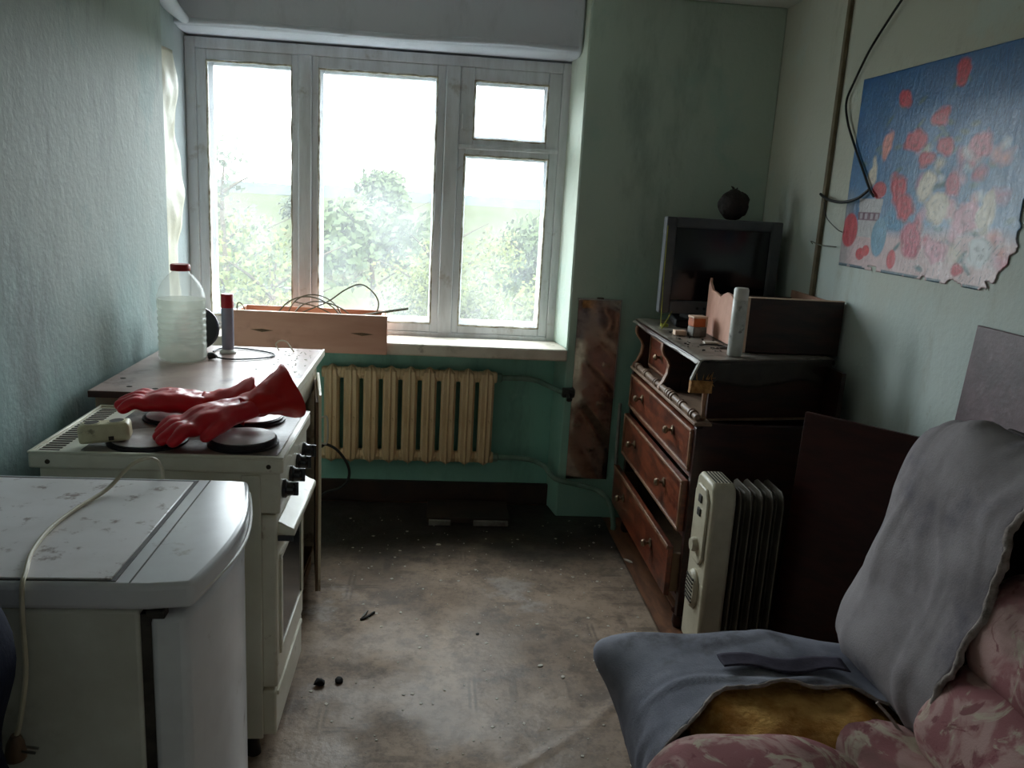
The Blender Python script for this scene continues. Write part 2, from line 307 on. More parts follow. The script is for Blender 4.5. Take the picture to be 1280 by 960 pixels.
class MB:
    def __init__(s): s.v = []; s.f = []
    def add(s, v, f):
        k = len(s.v); s.v += [tuple(x) for x in v]; s.f += [tuple(i + k for i in q) for q in f]; return s
    def box(s, x0, x1, y0, y1, z0, z1):
        v = [(x, y, z) for z in (z0, z1) for y in (y0, y1) for x in (x0, x1)]
        return s.add(v, [(0, 2, 3, 1), (4, 5, 7, 6), (0, 1, 5, 4), (2, 6, 7, 3), (0, 4, 6, 2), (1, 3, 7, 5)])
    def prism(s, poly, a0, a1, axis='Z'):
        # poly in the two other axes (XY for Z, XZ for Y, YZ for X)
        n = len(poly)
        def mk(p, a): return {'Z': (p[0], p[1], a), 'Y': (p[0], a, p[1]), 'X': (a, p[0], p[1])}[axis]
        v = [mk(p, a0) for p in poly] + [mk(p, a1) for p in poly]
        f = [tuple(range(n)), tuple(range(2 * n - 1, n - 1, -1))] + [(i, i + n, (i + 1) % n + n, (i + 1) % n) for i in range(n)]
        return s.add(v, f)
    def tube(s, pts, r, n=8, sub=6, cap=True):
        P = catmull(pts, sub); N = len(P)
        rr = r if hasattr(r, '__len__') else None
        v = []; up = None
        for i, p in enumerate(P):
            d = (P[min(i + 1, N - 1)] - P[max(i - 1, 0)])
            d = d.normalized() if d.length > 1e-9 else Vector((0, 0, 1))
            if up is None:
                up = d.orthogonal().normalized()
            else:
                up = (up - d * up.dot(d)); up = up.normalized() if up.length > 1e-6 else d.orthogonal().normalized()
            q = d.cross(up)
            if rr:
                t = i / (N - 1) * (len(rr) - 1); k = min(int(t), len(rr) - 2); R = rr[k] + (rr[k + 1] - rr[k]) * (t - k)
            else: R = r
            for j in range(n):
                a = 2 * PI * j / n; v.append(p + (up * math.cos(a) + q * math.sin(a)) * R)
        f = [(i * n + j, i * n + (j + 1) % n, (i + 1) * n + (j + 1) % n, (i + 1) * n + j) for i in range(N - 1) for j in range(n)]
        if cap: f += [tuple(range(n - 1, -1, -1)), tuple((N - 1) * n + j for j in range(n))]
        return s.add(v, f)
    def lathe(s, prof, c=(0, 0, 0), axis='Z', n=28, sx=1, sy=1):
        # prof: list of (radius, height); radius 0 ends are closed
        c = Vector(c); v = []; N = len(prof)
        for r, h in prof:
            for j in range(n):
                a = 2 * PI * j / n; x, y = r * math.cos(a) * sx, r * math.sin(a) * sy
                p = {'Z': (x, y, h), 'Y': (x, h, y), 'X': (h, x, y)}[axis]
                v.append(c + Vector(p))
        f = [(i * n + j, i * n + (j + 1) % n, (i + 1) * n + (j + 1) % n, (i + 1) * n + j) for i in range(N - 1) for j in range(n)]
        f += [tuple(range(n - 1, -1, -1)), tuple((N - 1) * n + j for j in range(n))]
        return s.add(v, f)
    def grid(s, fn, nu, nv, closeu=False):
        v = [fn(i / (nu if closeu else nu - 1), j / (nv - 1)) for j in range(nv) for i in range(nu)]
        f = []
        for j in range(nv - 1):
            for i in range(nu if closeu else nu - 1):
                i2 = (i + 1) % nu; f.append((j * nu + i, j * nu + i2, (j + 1) * nu + i2, (j + 1) * nu + i))
        return s.add(v, f)
    def ball(s, c, r, n=10, m=7, sc=(1, 1, 1)):
        c = Vector(c); v = [c + Vector((0, 0, r * sc[2]))]
        for i in range(1, m):
            t = PI * i / m
            for j in range(n):
                a = 2 * PI * j / n
                v.append(c + Vector((r * math.sin(t) * math.cos(a) * sc[0], r * math.sin(t) * math.sin(a) * sc[1], r * math.cos(t) * sc[2])))
        v.append(c - Vector((0, 0, r * sc[2]))); L = len(v) - 1
        f = [(0, 1 + j, 1 + (j + 1) % n) for j in range(n)]
        for i in range(m - 2):
            for j in range(n):
                a = 1 + i * n; f.append((a + j, a + n + j, a + n + (j + 1) % n, a + (j + 1) % n))
        a = 1 + (m - 2) * n
        f += [(L, a + (j + 1) % n, a + j) for j in range(n)]
        return s.add(v, f)
    def xf(s, mat):
        s.v = [tuple(mat @ Vector(p)) for p in s.v]; return s
    def jitter(s, amp, scale, seed=0):
        o = Vector((seed, seed * 2.1, seed * .7)); out = []
        for p in s.v:
            p = Vector(p); out.append(tuple(p + noise.noise_vector(p * scale + o) * amp))
        s.v = out; return s
    def build(s, name, mat, parent=None, bevel=0, seg=2, smooth=35, world=True, origin=None, solid=0, sub=0, recalc=True):
        me = bpy.data.meshes.new(name)
        off = Vector((0, 0, 0))
        if world and parent is not None:
            q = parent
            while q is not None: off += q.location; q = q.parent
        if parent is None:
            if origin is None:
                xs, ys, zs = zip(*s.v); origin = ((min(xs) + max(xs)) / 2, (min(ys) + max(ys)) / 2, min(zs))
            off = Vector(origin)
        me.from_pydata([tuple(Vector(p) - off) for p in s.v], [], s.f)
        me.update()
        if recalc:
            bm = bmesh.new(); bm.from_mesh(me); bmesh.ops.recalc_face_normals(bm, faces=bm.faces); bm.to_mesh(me); bm.free()
        if isinstance(mat, str): mat = MAT[mat]
        me.materials.append(mat)
        if smooth:
            me.polygons.foreach_set('use_smooth', [True] * len(me.polygons)); me.set_sharp_from_angle(angle=math.radians(smooth))
        o = bpy.data.objects.new(name, me); COL.objects.link(o)
        if parent is not None: o.parent = parent
        else: o.location = off
        if solid:
            m = o.modifiers.new('solid', 'SOLIDIFY'); m.thickness = solid; m.offset = 0
        if bevel:
            m = o.modifiers.new('bevel', 'BEVEL'); m.width = bevel; m.segments = seg; m.limit_method = 'ANGLE'; m.angle_limit = math.radians(40)
        if sub:
            m = o.modifiers.new('sub', 'SUBSURF'); m.levels = sub; m.render_levels = sub
        return o

def tag(o, label=None, cat=None, group=None, kind=None):
    if label: o['label'] = label
    if cat: o['category'] = cat
    if group: o['group'] = group
    if kind: o['kind'] = kind
    return o
def thing(name, loc, label, cat, group=None, rot=(0, 0, 0)):
    o = bpy.data.objects.new(name, None); COL.objects.link(o); o.location = loc; o.rotation_euler = rot
    o.empty_display_size = .05
    return tag(o, label, cat, group)
def struct(name, mb, mat, **k):
    o = mb.build(name, mat, origin=(0, 0, 0), **k); o['kind'] = 'structure'; return o
def dup(o, parent=None, loc=None):
    c = o.copy(); COL.objects.link(c)
    if parent is not None: c.parent = parent
    if loc is not None: c.location = loc
    return c
def bake(o):
    dg = bpy.context.evaluated_depsgraph_get(); dg.update()
    me = bpy.data.meshes.new_from_object(o.evaluated_get(dg)); o.modifiers.clear(); old = o.data; o.data = me
    bpy.data.meshes.remove(old)
    me.polygons.foreach_set('use_smooth', [True] * len(me.polygons))
    return o

# ================================================================== THE ROOM
XL, XR, YW, ZC, YB = -1.03, 1.478, 3.75, 2.36, -.50
def wall_sheet(fn, nu, nv): return MB().grid(fn, nu, nv)

struct('wall_left', MB().box(-1.32, XL, YB, 3.35, 0, ZC), 'wall_left')
struct('wall_niche_side', MB().box(-1.32, -1.12, 3.35, 4.2, 0, ZC), 'niche')
struct('wall_right', MB().box(XR, 1.7, YB, 4.2, 0, ZC), 'wall_right')
struct('wall_rear', MB().box(-1.32, 1.7, YB - .1, YB, 0, ZC), 'rear')
o = struct('wall_window', MB().prism([(.62, YW), (XR, YW), (XR, 4.2), (.578, 4.2), (.585, 3.95)], 0, ZC), 'wall_win', bevel=.006)
# the splayed side of the window niche has its own pale plaster
struct('trim_1', MB().prism([(.6165, YW + .004), (.6195, YW + .004), (.584, 3.952), (.581, 3.952)], .83, ZC - .001), 'reveal')
struct('wall_below_window', MB().box(-1.12, .6, 3.92, 4.2, 0, .80), 'apron')
struct('lintel_trim', MB().prism([(3.80, 2.155), (3.815, 2.125), (3.85, 2.112), (4.2, 2.10), (4.2, ZC), (3.795, ZC)], -1.12, .602, 'X'), 'lintel', bevel=.012)
def bulge(u, v):                                   # rounded plaster bead along the soffit and into the left corner
    x = -1.115 + 1.70 * u; a = v * PI * 1.1 - .3
    r = .013 + .006 * noise.noise(Vector((x * 4, 0, 3)))
    return (x, 3.808 - r * math.sin(a) * .8, 2.138 - r * math.cos(a) + .012 * noise.noise(Vector((x * 2, 5, 0))))
struct('trim_2', MB().grid(bulge, 60, 9), 'lintel')
struct('trim_3', MB().tube([(-1.07, 3.36, 2.25), (-1.075, 3.5, 2.2), (-1.08, 3.65, 2.165), (-1.07, 3.80, 2.14)], [.034, .040, .030, .018], 12), 'lintel')
struct('ceiling', MB().box(-1.32, 1.7, YB, 4.2, ZC, ZC + .1), 'ceiling')
struct('baseboard_window', MB().box(-1.12, .6, 3.895, 3.92, .004, .11), 'baseboard', bevel=.004)
struct('baseboard_right', MB().box(XR - .02, XR, YB, 3.75, .004, .09), 'baseboard', bevel=.004)

# floor: painted planks (seen along the chest) with the lino sheet on top
fl = struct('floor', MB().box(-1.32, 1.7, YB, 4.2, -.12, -.028), 'sofa_base')
x = -1.12
while x < XR:
    pk = MB().box(x + .0015, min(x + .115, XR) - .0015, YB, 3.92, -.028, 0).build('plank', 'plank', fl, bevel=.002); x += .115
def lino_z(x, y):
    z = .004 + .003 * noise.noise(Vector((x * 3, y * 3, 0))) + .0015 * noise.noise(Vector((x * 9, y * 9, 4)))
    # the ridge where the sheet has buckled, from the sofa towards the camera
    ax, ay, bx, by = .70, 2.33, .16, 1.86
    t = max(0, min(1, ((x - ax) * (bx - ax) + (y - ay) * (by - ay)) / ((bx - ax) ** 2 + (by - ay) ** 2)))
    px, py = ax + t * (bx - ax), ay + t * (by - ay) - .03 * math.sin(t * 3)
    d = math.hypot(x - px, y - py)
    return max(z, .0025) + .014 * math.exp(-(d / .016) ** 2)
def lino_fn(u, v):
    y = YB + .05 + v * (3.885 - YB - .05); xe = .848 + .006 * noise.noise(Vector((y * 5, 1, 1)))
    x = -1.0 + u * (xe + 1.0); return (x, y, lino_z(x, y))
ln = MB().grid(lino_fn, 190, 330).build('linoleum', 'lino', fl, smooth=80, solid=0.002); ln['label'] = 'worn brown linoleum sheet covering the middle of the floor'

# ------------------------------------------------------------------ window
wf = struct('window_1', MB().box(-1.12, -1.075, 3.95, 4.08, .80, 2.10).box(.545, .585, 3.95, 4.08, .80, 2.10).box(-1.075, .545, 3.95, 4.08, 2.055, 2.10)
            .box(-1.075, .545, 3.95, 4.08, .80, .845).box(-.632, -.575, 3.945, 4.08, .845, 2.055).box(.018, .082, 3.945, 4.08, .845, 2.055), 'frame', bevel=.004)
def sash(x0, x1, z0, z1, gx0, gx1, gz0, gz1, y=3.955, d=.04):
    o = MB().box(x0, gx0, y, y + d, z0, z1).box(gx1, x1, y, y + d, z0, z1).box(gx0, gx1, y, y + d, z0, gz0).box(gx0, gx1, y, y + d, gz1, z1).build('sash', 'frame', wf, bevel=.005)
    # putty bead round the glass, ragged
    b = MB()
    def bead(p, q):
        n = 26; pts = []
        for i in range(n + 1):
            t = i / n; v = Vector(p).lerp(Vector(q), t); v += noise.noise_vector(v * 30) * .0035; pts.append(v)
        b.tube(pts, .006, 6, 1)
    yb = y + .006
    bead((gx0, yb, gz0), (gx0, yb, gz1)); bead((gx1, yb, gz0), (gx1, yb, gz1)); bead((gx0, yb, gz0), (gx1, yb, gz0)); bead((gx0, yb, gz1), (gx1, yb, gz1))
    b.build('putty', 'frame_edge', o)
    MB().box(gx0 - .004, gx1 + .004, y + .018, y + .022, gz0 - .004, gz1 + .004).build('pane', 'glass', o, smooth=0)
    # outer leaf of the double window
    e = .012
    MB().box(x0, gx0 + e, y + .075, y + .10, z0, z1).box(gx1 - e, x1, y + .075, y + .10, z0, z1).box(gx0 + e, gx1 - e, y + .075, y + .10, z0, gz0 + .02).box(gx0 + e, gx1 - e, y + .075, y + .10, gz1 - e, z1).build('outer_leaf', 'frame', o, bevel=.004)
    return o
sash(-1.075, -.632, .845, 2.055, -1.03, -.662, .885, 2.008)
sash(-.575, .018, .845, 2.055, -.545, -.018, .885, 2.004)
MB().box(.082, .545, 3.948, 4.08, 1.700, 1.720).build('transom', 'frame', wf, bevel=.004)
sash(.082, .545, 1.715, 2.055, .148, .484, 1.745, 2.0)
o = sash(.082, .545, .845, 1.705, .114, .503, .882, 1.674)
MB().tube([(.095, 3.95, 1.79), (.095, 3.935, 1.80), (.095, 3.935, 1.84), (.095, 3.95, 1.85)], .004, 6, 4).build('catch', 'frame', o)
struct('sill_trim', MB().box(-1.118, .618, 3.722, 3.95, .772, .826).jitter(.003, 9), 'sill', bevel=.008)

# ------------------------------------------------------------------ outside
def ground_fn(u, v):
    y = 6 + v * v * 900; x = (u - .5) * (60 + y * 2.2)
    return (x, y, -4 + .35 * noise.noise(Vector((x * .05, y * .05, 0))) * min(1, y / 60))
struct('ground', MB().grid(ground_fn, 50, 60), 'meadow', smooth=80)
def ridge(u, v):
    x = (u - .5) * 900; h = 5.0 + 3.2 * noise.noise(Vector((x * .012, 2, 0))) + 1.2 * noise.noise(Vector((x * .06, 3, 0)))
    return (x, 420 + 60 * v, -4 + h * math.sin(min(1, v * 1.6) * PI / 2) )
struct('ridge', MB().grid(ridge, 120, 8), 'hill', smooth=80)
struct('path', MB().box(-17.5, -9.5, 55, 56.2, -3.9, -3.72).box(-13, -6, 43, 43.8, -3.9, -3.7), 'path')

def tree(x, y, h, r, leafm, label, n=900, ls=.13, sparse=False, name='tree'):
    t = thing(name, (x, y, -4), label, 'tree' if name == 'tree' else 'bush', 'trees and bushes outside the window')
    tr = MB().tube([(0, 0, 0), (.1, .05, h * .4), (-.05, .1, h * .75), (.05, 0, h * .95)], [.11, .09, .05, .02], 7, 3)
    for k in range(9):
        a = k * 2.4; z0 = h * (.35 + .06 * k); L = r * (.8 if not sparse else .6)
        tr.tube([(0, 0, z0), (math.cos(a) * L * .5, math.sin(a) * L * .5, z0 + L * .35), (math.cos(a) * L, math.sin(a) * L, z0 + L * .6)], [.05, .03, .012], 5, 3)
    tr.build('trunk', 'bark', t, world=False)
    rnd = random.Random(int(x * 7 + y * 13)); lv = MB()
    blobs = [(rnd.gauss(0, r * .38), rnd.gauss(0, r * .38), h * (.45 + .5 * rnd.random()), r * (.3 + .3 * rnd.random())) for _ in range(11)]
    for _ in range(n):
        bx, by, bz, br = rnd.choice(blobs)
        d = Vector((rnd.gauss(0, 1), rnd.gauss(0, 1), rnd.gauss(0, 1))).normalized() * br * (rnd.random() ** .4)
        c = Vector((bx, by, bz)) + d; s = ls * (.6 + .8 * rnd.random())
        a = Vector((rnd.gauss(0, 1), rnd.gauss(0, 1), rnd.gauss(0, 1))).normalized(); b = a.orthogonal().normalized(); a = a * s; b = b * s * .6
        lv.add([c - a, c + b, c + a, c - b], [(0, 1, 2, 3)])
    f = lv.build('foliage', leafm, t, world=False, smooth=0, recalc=False); f['kind'] = 'stuff'
    return t
tree(-4.9, 20, 6.3, 1.2, 'leaf3', 'slender sparse tree whose twigs rise above the skyline in the left pane', 260, .08, True)
tree(-4.4, 62, 6.5, 2.5, 'leaf2', 'round dense tree on the skyline in the middle pane', 1500, .3)
tree(-11.5, 74, 5.6, 2.0, 'leaf3', 'small tree on the skyline left of the round tree', 800, .22)
tree(-3.2, 17, 4.2, 1.8, 'leaf1', 'bushy yellow-green tree low in the left part of the middle pane', 4200, .065)
tree(.0, 23, 4.6, 1.9, 'leaf1', 'bushy yellow-green tree low in the right part of the middle pane', 4200, .065)
tree(3.0, 17.5, 4.3, 1.7, 'leaf1', 'bushy yellow-green tree low in the right sash', 4200, .065)
tree(-6.3, 26, 4.0, 2.4, 'leaf2', 'broad green bush low in the left pane', 3600, .09, name='bush')
tree(-2.6, 34, 4.4, 3.0, 'leaf2', 'green bush behind the two yellow-green trees', 2000, .17, name='bush')
tree(4.6, 36, 4.3, 3.0, 'leaf2', 'green bush far back in the right sash', 1800, .17, name='bush')

# ================================================================== LEFT SIDE
# ---- small refrigerator
fr = thing('refrigerator', (-.68, 1.555, 0), 'small white refrigerator with dirty top and rounded door in the left foreground', 'fridge')
Y0, Y1 = 1.30, 1.808
MB().box(-.965, -.468, Y0, Y1, .03, .800).build('body', 'fridge_side', fr, bevel=.006)
def door_x(t):                       # t 0 near .. 1 far : bulging front outline
    return -.412 + .050 * math.sin(PI * (.12 + .80 * t)) - .012 * t
pts = [(-.452, Y0 + .002)] + [(door_x(i / 14), Y0 + .010 + (Y1 - Y0 - .016) * i / 14) for i in range(15)] + [(-.452, Y1 - .002)]
MB().prism(pts, .06, .786).build('door', 'fridge', fr, bevel=.012, seg=3)
MB().box(-.469, -.451, Y0 + .008, Y1 - .008, .05, .79).build('door_gasket', 'seal', fr)
# top moulding follows the door outline, with the flat panel let in
tp = [(-.972, Y0 - .006), (-.452, Y0 - .006)] + [(door_x(i / 14) + .012, Y0 + .006 + (Y1 - Y0 - .008) * i / 14) for i in range(15)] + [(-.44, Y1 + .004), (-.972, Y1 + .004)]
MB().prism(tp, .802, .848).build('top_moulding', 'fridge', fr, bevel=.010, seg=3)
MB().box(-.955, -.512, Y0 + .012, Y1 - .022, .846, .851).build('top_panel', 'fridge_top', fr, bevel=.002)
MB().box(-.962, -.504, Y0 + .008, Y1 - .012, .8465, .8492).build('panel_groove', 'seal', fr)
MB().box(-.4820, -.4795, Y0 + .004, Y1 - .006, .8478, .8489).build('trim_line', 'seal', fr)
gp = [(door_x(i / 14) + .0135, Y0 + .03 + (Y1 - Y0 - .03) * i / 14, .818 - .01 * math.sin(PI * i / 14)) for i in range(15)]
MB().tube(gp, .0035, 6, 2).build('door_grip', 'white_plastic', fr)
MB().box(-.455, -.425, Y0 - .004, Y0 + .02, .787, .801).build('hinge', 'seal', fr, bevel=.002)
for sx in (-.93, -.50):
    for sy in (Y0 + .04, Y1 - .04): MB().lathe([(.018, 0), (.02, .03)], (sx, sy, 0), n=14).build('foot', 'rubber', fr)

# cord lying over the refrigerator, its plug hanging
cd = thing('power_cord', (-.64, 1.26, .55), 'cream power cord looped over the refrigerator top with hanging plug', 'cord')
MB().tube([(-.585, 1.826, .70), (-.59, 1.826, .82), (-.592, 1.822, .870), (-.605, 1.80, .897), (-.635, 1.768, .893), (-.662, 1.70, .861), (-.685, 1.60, .8555), (-.690, 1.50, .8555), (-.676, 1.40, .8555), (-.650, 1.32, .856), (-.641, 1.288, .848), (-.640, 1.279, .80), (-.642, 1.280, .70), (-.652, 1.272, .62), (-.660, 1.268, .585)], .0042, 8, 6).build('cable', 'white_cord', cd)
MB().tube([(-.660, 1.268, .592), (-.6615, 1.268, .575), (-.662, 1.268, .556), (-.662, 1.268, .548)], [.007, .014, .017, .016], 12, 3).build('plug', 'brown_plug', cd)
for k in (-1, 1): MB().tube([(-.652, 1.268 + k * .006, .566), (-.628, 1.268 + k * .006, .562)], .0024, 6, 1).build('prong', 'steel', cd)

# dark navy cloth bundle at the left edge of the picture
def bundle(u, v):
    a = 2 * PI * u; z = 1.11 * v
    r = .112 + (.014 if z > .68 else .014) * math.cos((z - .80) * 23) + .008 * (.8 - abs(z - .8)) + .008 * noise.noise(Vector((math.cos(a) * 1.5, math.sin(a) * 1.5, z * 4)))
    r *= 1 if v < .86 else max(.02, math.sqrt(max(0, 1 - ((v - .86) / .14) ** 2)))
    return (-.706 + r * math.cos(a) * .95, 1.10 + r * math.sin(a), z + .002)
tag(MB().grid(bundle, 28, 40, True).build('cloth_bundle', 'navy', smooth=80), 'dark navy cloth bundle beside the refrigerator at the left picture edge', 'cloth')

# ---- electric stove
st = thing('stove', (-.65, 2.19, 0), 'white enamelled electric stove with dirty hob between refrigerator and worktop', 'stove')
SX0, SX1, SY0, SY1 = -.945, -.352, 1.968, 2.412
MB().box(-.925, -.412, SY0 + .012, SY1 - .008, .07, .806).build('body', 'enamel_side', st, bevel=.004)
MB().box(-.88, -.46, SY0 + .0085, SY0 + .013, .11, .745).build('side_panel', 'enamel_side', st, bevel=.004)
MB().box(-.455, -.408, SY0 + .006, SY0 + .0135, .07, .80).build('corner_post', 'enamel_side', st, bevel=.003)
hob = MB().box(SX0, SX1, SY0, SY1, .808, .846).build('hob', 'enamel', st, bevel=.006)
rim = MB().box(SX0, SX1, SY0, SY0 + .012, .845, .851).box(SX0, SX1, SY1 - .012, SY1, .845, .851).box(SX1 - .014, SX1, SY0 + .012, SY1 - .012, .845, .851).box(SX0, SX0 + .008, SY0 + .012, SY1 - .012, .845, .851)
rim.build('hob_rim', 'enamel', hob, bevel=.002)
MB().prism([(-.835, SY0 + .03), (-.81, SY0 + .02), (-.375, SY0 + .02), (-.37, SY0 + .03), (-.37, SY1 - .03), (-.38, SY1 - .02), (-.80, SY1 - .02), (-.835, SY1 - .04)], .845, .8475).build('hob_well', 'stove_well', hob)
for k in range(22):
    y = SY0 + .024 + k * .0182
    MB().box(SX0 + .016, SX0 + .062, y, y + .008, .8445, .8472).build('vent_slot', 'vent', hob)
def plate(x, y, r, z=.862):
    p = MB().lathe([(r * 1.06, .847), (r * 1.06, .853), (r, .854), (r, z - .002), (r - .004, z)], (x, y, 0), n=36).build('hotplate', 'cast_side', st)
    MB().lathe([(r - .004, z - .0005), (r - .005, z + .0012), (r * .22, z + .0012), (r * .20, z + .0004), (.004, z + .0004)], (x, y, 0), n=36).build('hotplate_face', 'cast', p)
plate(-.472, 2.085, .083, .867); plate(-.492, 2.305, .080); plate(-.705, 2.08, .090, .858); plate(-.705, 2.305, .080, .858)
for sx in (SX0 + .045, SX1 - .035): MB().lathe([(.006, 0), (.0055, -.002), (.003, -.003)], (sx, SY0, .826), axis='Y', n=12).build('screw', 'hole', st)
MB().box(-.412, -.362, SY0 + .012, SY1 - .008, .700, .806).build('control_panel', 'enamel', st, bevel=.004)
for k in range(4):
    y = SY0 + .055 + k * .105
    kn = MB().lathe([(.024, 0), (.024, .008), (.019, .012), (.017, .026), (.012, .030)], (-.362, y, .752), axis='X', n=20).build('knob', 'knob', st)
    MB().box(-.345, -.324, y - .004, y + .004, .734, .770).build('grip', 'knob', kn, bevel=.002)
od = MB().box(-.412, -.372, SY0 + .016, SY1 - .012, .215, .692).build('oven_door', 'enamel', st, bevel=.006)
MB().box(-.3725, -.3695, SY0 + .07, SY1 - .07, .31, .56).build('oven_window', 'tv_glass', od)
MB().box(-.374, -.366, SY0 + .05, SY1 - .05, .56, .575).box(-.374, -.366, SY0 + .05, SY1 - .05, .295, .31).box(-.374, -.366, SY0 + .05, SY0 + .07, .31, .56).box(-.374, -.366, SY1 - .07, SY1 - .05, .31, .56).build('window_trim', 'enamel', od, bevel=.002)
hd = MB().prism([(-.374, .640), (-.346, .628), (-.330, .632), (-.330, .650), (-.346, .656), (-.374, .672)], SY0 + .035, SY1 - .035, 'Y').build('door_handle', 'enamel', od, bevel=.004)
MB().box(-.374, -.333, SY0 + .031, SY0 + .036, .620, .634).build('handle_cap', 'knob', hd)
dr = MB().box(-.412, -.376, SY0 + .016, SY1 - .012, .075, .205).build('lower_drawer', 'enamel', st, bevel=.005)
MB().box(-.378, -.371, SY0 + .03, SY1 - .03, .185, .198).build('drawer_lip', 'enamel', dr, bevel=.002)
for sx in (-.90, -.44):
    for sy in (SY0 + .04, SY1 - .04): MB().lathe([(.02, 0), (.018, .02), (.014, .072)], (sx, sy, 0), n=14).build('foot', 'rubber', st)

# adaptor block on the hob
ps = thing('socket_block', (-.792, 2.045, .8595), 'yellowed two-socket extension block lying on the stove hob', 'socket', rot=(0, math.radians(-4), math.radians(12)))
MB().box(-.058, .058, -.028, .028, 0, .046).build('housing', 'strip', ps, bevel=.009, seg=3, world=False)
for k in (-1, 1):
    h = MB().lathe([(.0205, .0455), (.0205, .0475), (.0175, .0478)], (k * .028, 0, 0), n=24).build('socket', 'strip', ps, world=False)
    MB().lathe([(.0168, .0470), (.0168, .0482)], (k * .028, 0, 0), n=24).build('recess', 'hole', h, world=False)
MB().box(.01, .022, -.0295, -.027, .006, .016).build('clip', 'hole', ps, world=False)

# ---- red rubber gloves
def glove(loc, rotz, tilt, label, spread=1, thumb=1, flip=1, cuff=True):
    t = thing('rubber_glove', loc, label, 'glove', 'red rubber gloves on the stove', rot=(0, tilt, rotz))
    b = MB()
    def chain(P, R, flat=.62):
        P = catmull(P, 5); n = len(P)
        for i, p in enumerate(P):
            k = i / (n - 1) * (len(R) - 1); q = min(int(k), len(R) - 2); r = R[q] + (R[q + 1] - R[q]) * (k - q)
            b.ball((p.x, p.y * flip, p.z), r, 10, 7, (1, 1, flat))
    # palm (fingers towards -x, wrist towards +x)
    for yy in (-.030, -.010, .010, .030):
        chain([(-.045, yy, .026), (.0, yy * 1.02, .034), (.05, yy * .85, .032), (.10, yy * .8, .032)], [.024, .030, .030, .028], .85)
    F = [(-.040, .058, -.16), (-.014, .072, -.04), (.014, .068, .06), (.040, .052, .18)]
    for y, L, a in F:
        a *= spread
        d = Vector((-math.cos(a), math.sin(a), 0))
        p0 = Vector((-.042, y, .026)); p1 = p0 + d * L * .5 + Vector((0, 0, .006)); p2 = p0 + d * L + Vector((0, 0, -.010))
        chain([p0, p1, p2], [.0200, .0185, .0150], .85)
    chain([(.035, -.034, .028), (.0, -.062, .024), (-.035, -.078 * thumb, .016)], [.026, .021, .016], .85)
    h = b.build('hand', 'redglove', t, world=False)
    m = h.modifiers.new('r', 'REMESH'); m.mode = 'VOXEL'; m.voxel_size = .0042
    m = h.modifiers.new('s', 'SMOOTH'); m.iterations = 6; m.factor = .5
    bake(h)
    for v in h.data.vertices:
        v.co += noise.noise_vector(v.co * 38) * .0026
    if cuff:
        def cf(u, v):
            a = 2 * PI * u; xx = .085 + .125 * v
            ry = .042 + .036 * v + .004 * noise.noise(Vector((a, v * 5, 0))); rz = .026 + .044 * v * v + .006 * noise.noise(Vector((math.cos(a), v * 4, 2)))
            return (xx + .01 * v * math.sin(a * 2), ry * math.cos(a) * flip, .032 + .010 * v + rz * math.sin(a) + .004 * noise.noise(Vector((math.cos(a) * 2, math.sin(a) * 2, v * 6))))
        MB().grid(cf, 40, 18, True).build('cuff', 'redglove2', t, world=False, smooth=80, solid=.0016)
    t.scale = (1.08, 1.08, 1.08)
    return t
glove((-.560, 2.100, .874), math.radians(36), math.radians(-9), 'red rubber glove in front, open cuff raised to the right', 1, 1)
glove((-.720, 2.285, .868), math.radians(2), math.radians(3), 'red rubber glove behind, fingers pointing to the left wall', 1.5, 1, -1)

# ---- kitchen cabinet and worktop
cb = thing('cabinet', (-.71, 2.83, 0), 'cream kitchen cabinet with door ajar under the laminate worktop', 'cabinet')
MB().box(-.985, -.445, 2.475, 2.493, .0, .858).build('side_panel', 'cab', cb, bevel=.002)
MB().box(-.985, -.445, 3.182, 3.200, .0, .858).build('side_panel', 'cab', cb, bevel=.002)
MB().box(-.985, -.975, 2.493, 3.182, .05, .858).build('back_panel', 'cab_in', cb)
MB().box(-.97, -.455, 2.493, 3.182, .06, .078).build('bottom_panel', 'cab_in', cb)
MB().box(-.465, -.447, 2.493, 3.182, .735, .858).build('drawer_front', 'cab', cb, bevel=.003)
MB().box(-.447, -.430, 2.480, 2.80, .085, .725).build('door', 'cab', cb, bevel=.003)
# right door, hinged at its far edge and standing ajar
hx, hy = -.440, 3.175; ang = math.radians(9)
d = thing('door', (0, 0, 0), None, None); bpy.data.objects.remove(d)
def ajar(mb):
    return mb.xf(Matrix.Translation((hx, hy, 0)) @ Matrix.Rotation(ang, 4, 'Z') @ Matrix.Translation((-hx, -hy, 0)))
dd = ajar(MB().box(hx, hx + .010, hy - .37, hy, .07, .80)).build('door', 'cab', cb, bevel=.002)
ajar(MB().box(hx - .009, hx - .0005, hy - .368, hy - .002, .07, .775)).build('door_backing', 'cab_in', dd)
ajar(MB().tube([(hx + .010, hy - .33, .71), (hx + .030, hy - .33, .708), (hx + .030, hy - .33, .62), (hx + .010, hy - .33, .618)], .0035, 6, 4)).build('handle', 'steel', dd)
MB().box(-.985, -.455, 2.52, 3.15, .0, .05).build('plinth', 'cab_in', cb)
wt = thing('worktop', (-.71, 2.83, .862), 'brown laminate worktop with pale metal edging standing behind the stove', 'worktop')
MB().box(-.995, -.424, 2.452, 3.222, .860, .881).build('board', 'worktop', wt, bevel=.002)
MB().box(-.424, -.416, 2.452, 3.222, .858, .882).build('edge_strip', 'enamel', wt, bevel=.001)
MB().box(-.995, -.424, 2.4505, 2.4525, .861, .880).build('front_edge', 'worktop_edge', wt)
for xx, yy in ((-.90, 2.515), (-.82, 2.50), (-.955, 2.62)): MB().lathe([(.009, .8812), (.008, .8822)], (xx, yy, 0), n=10, sy=.6).build('screw_hole', 'black_bit', wt)

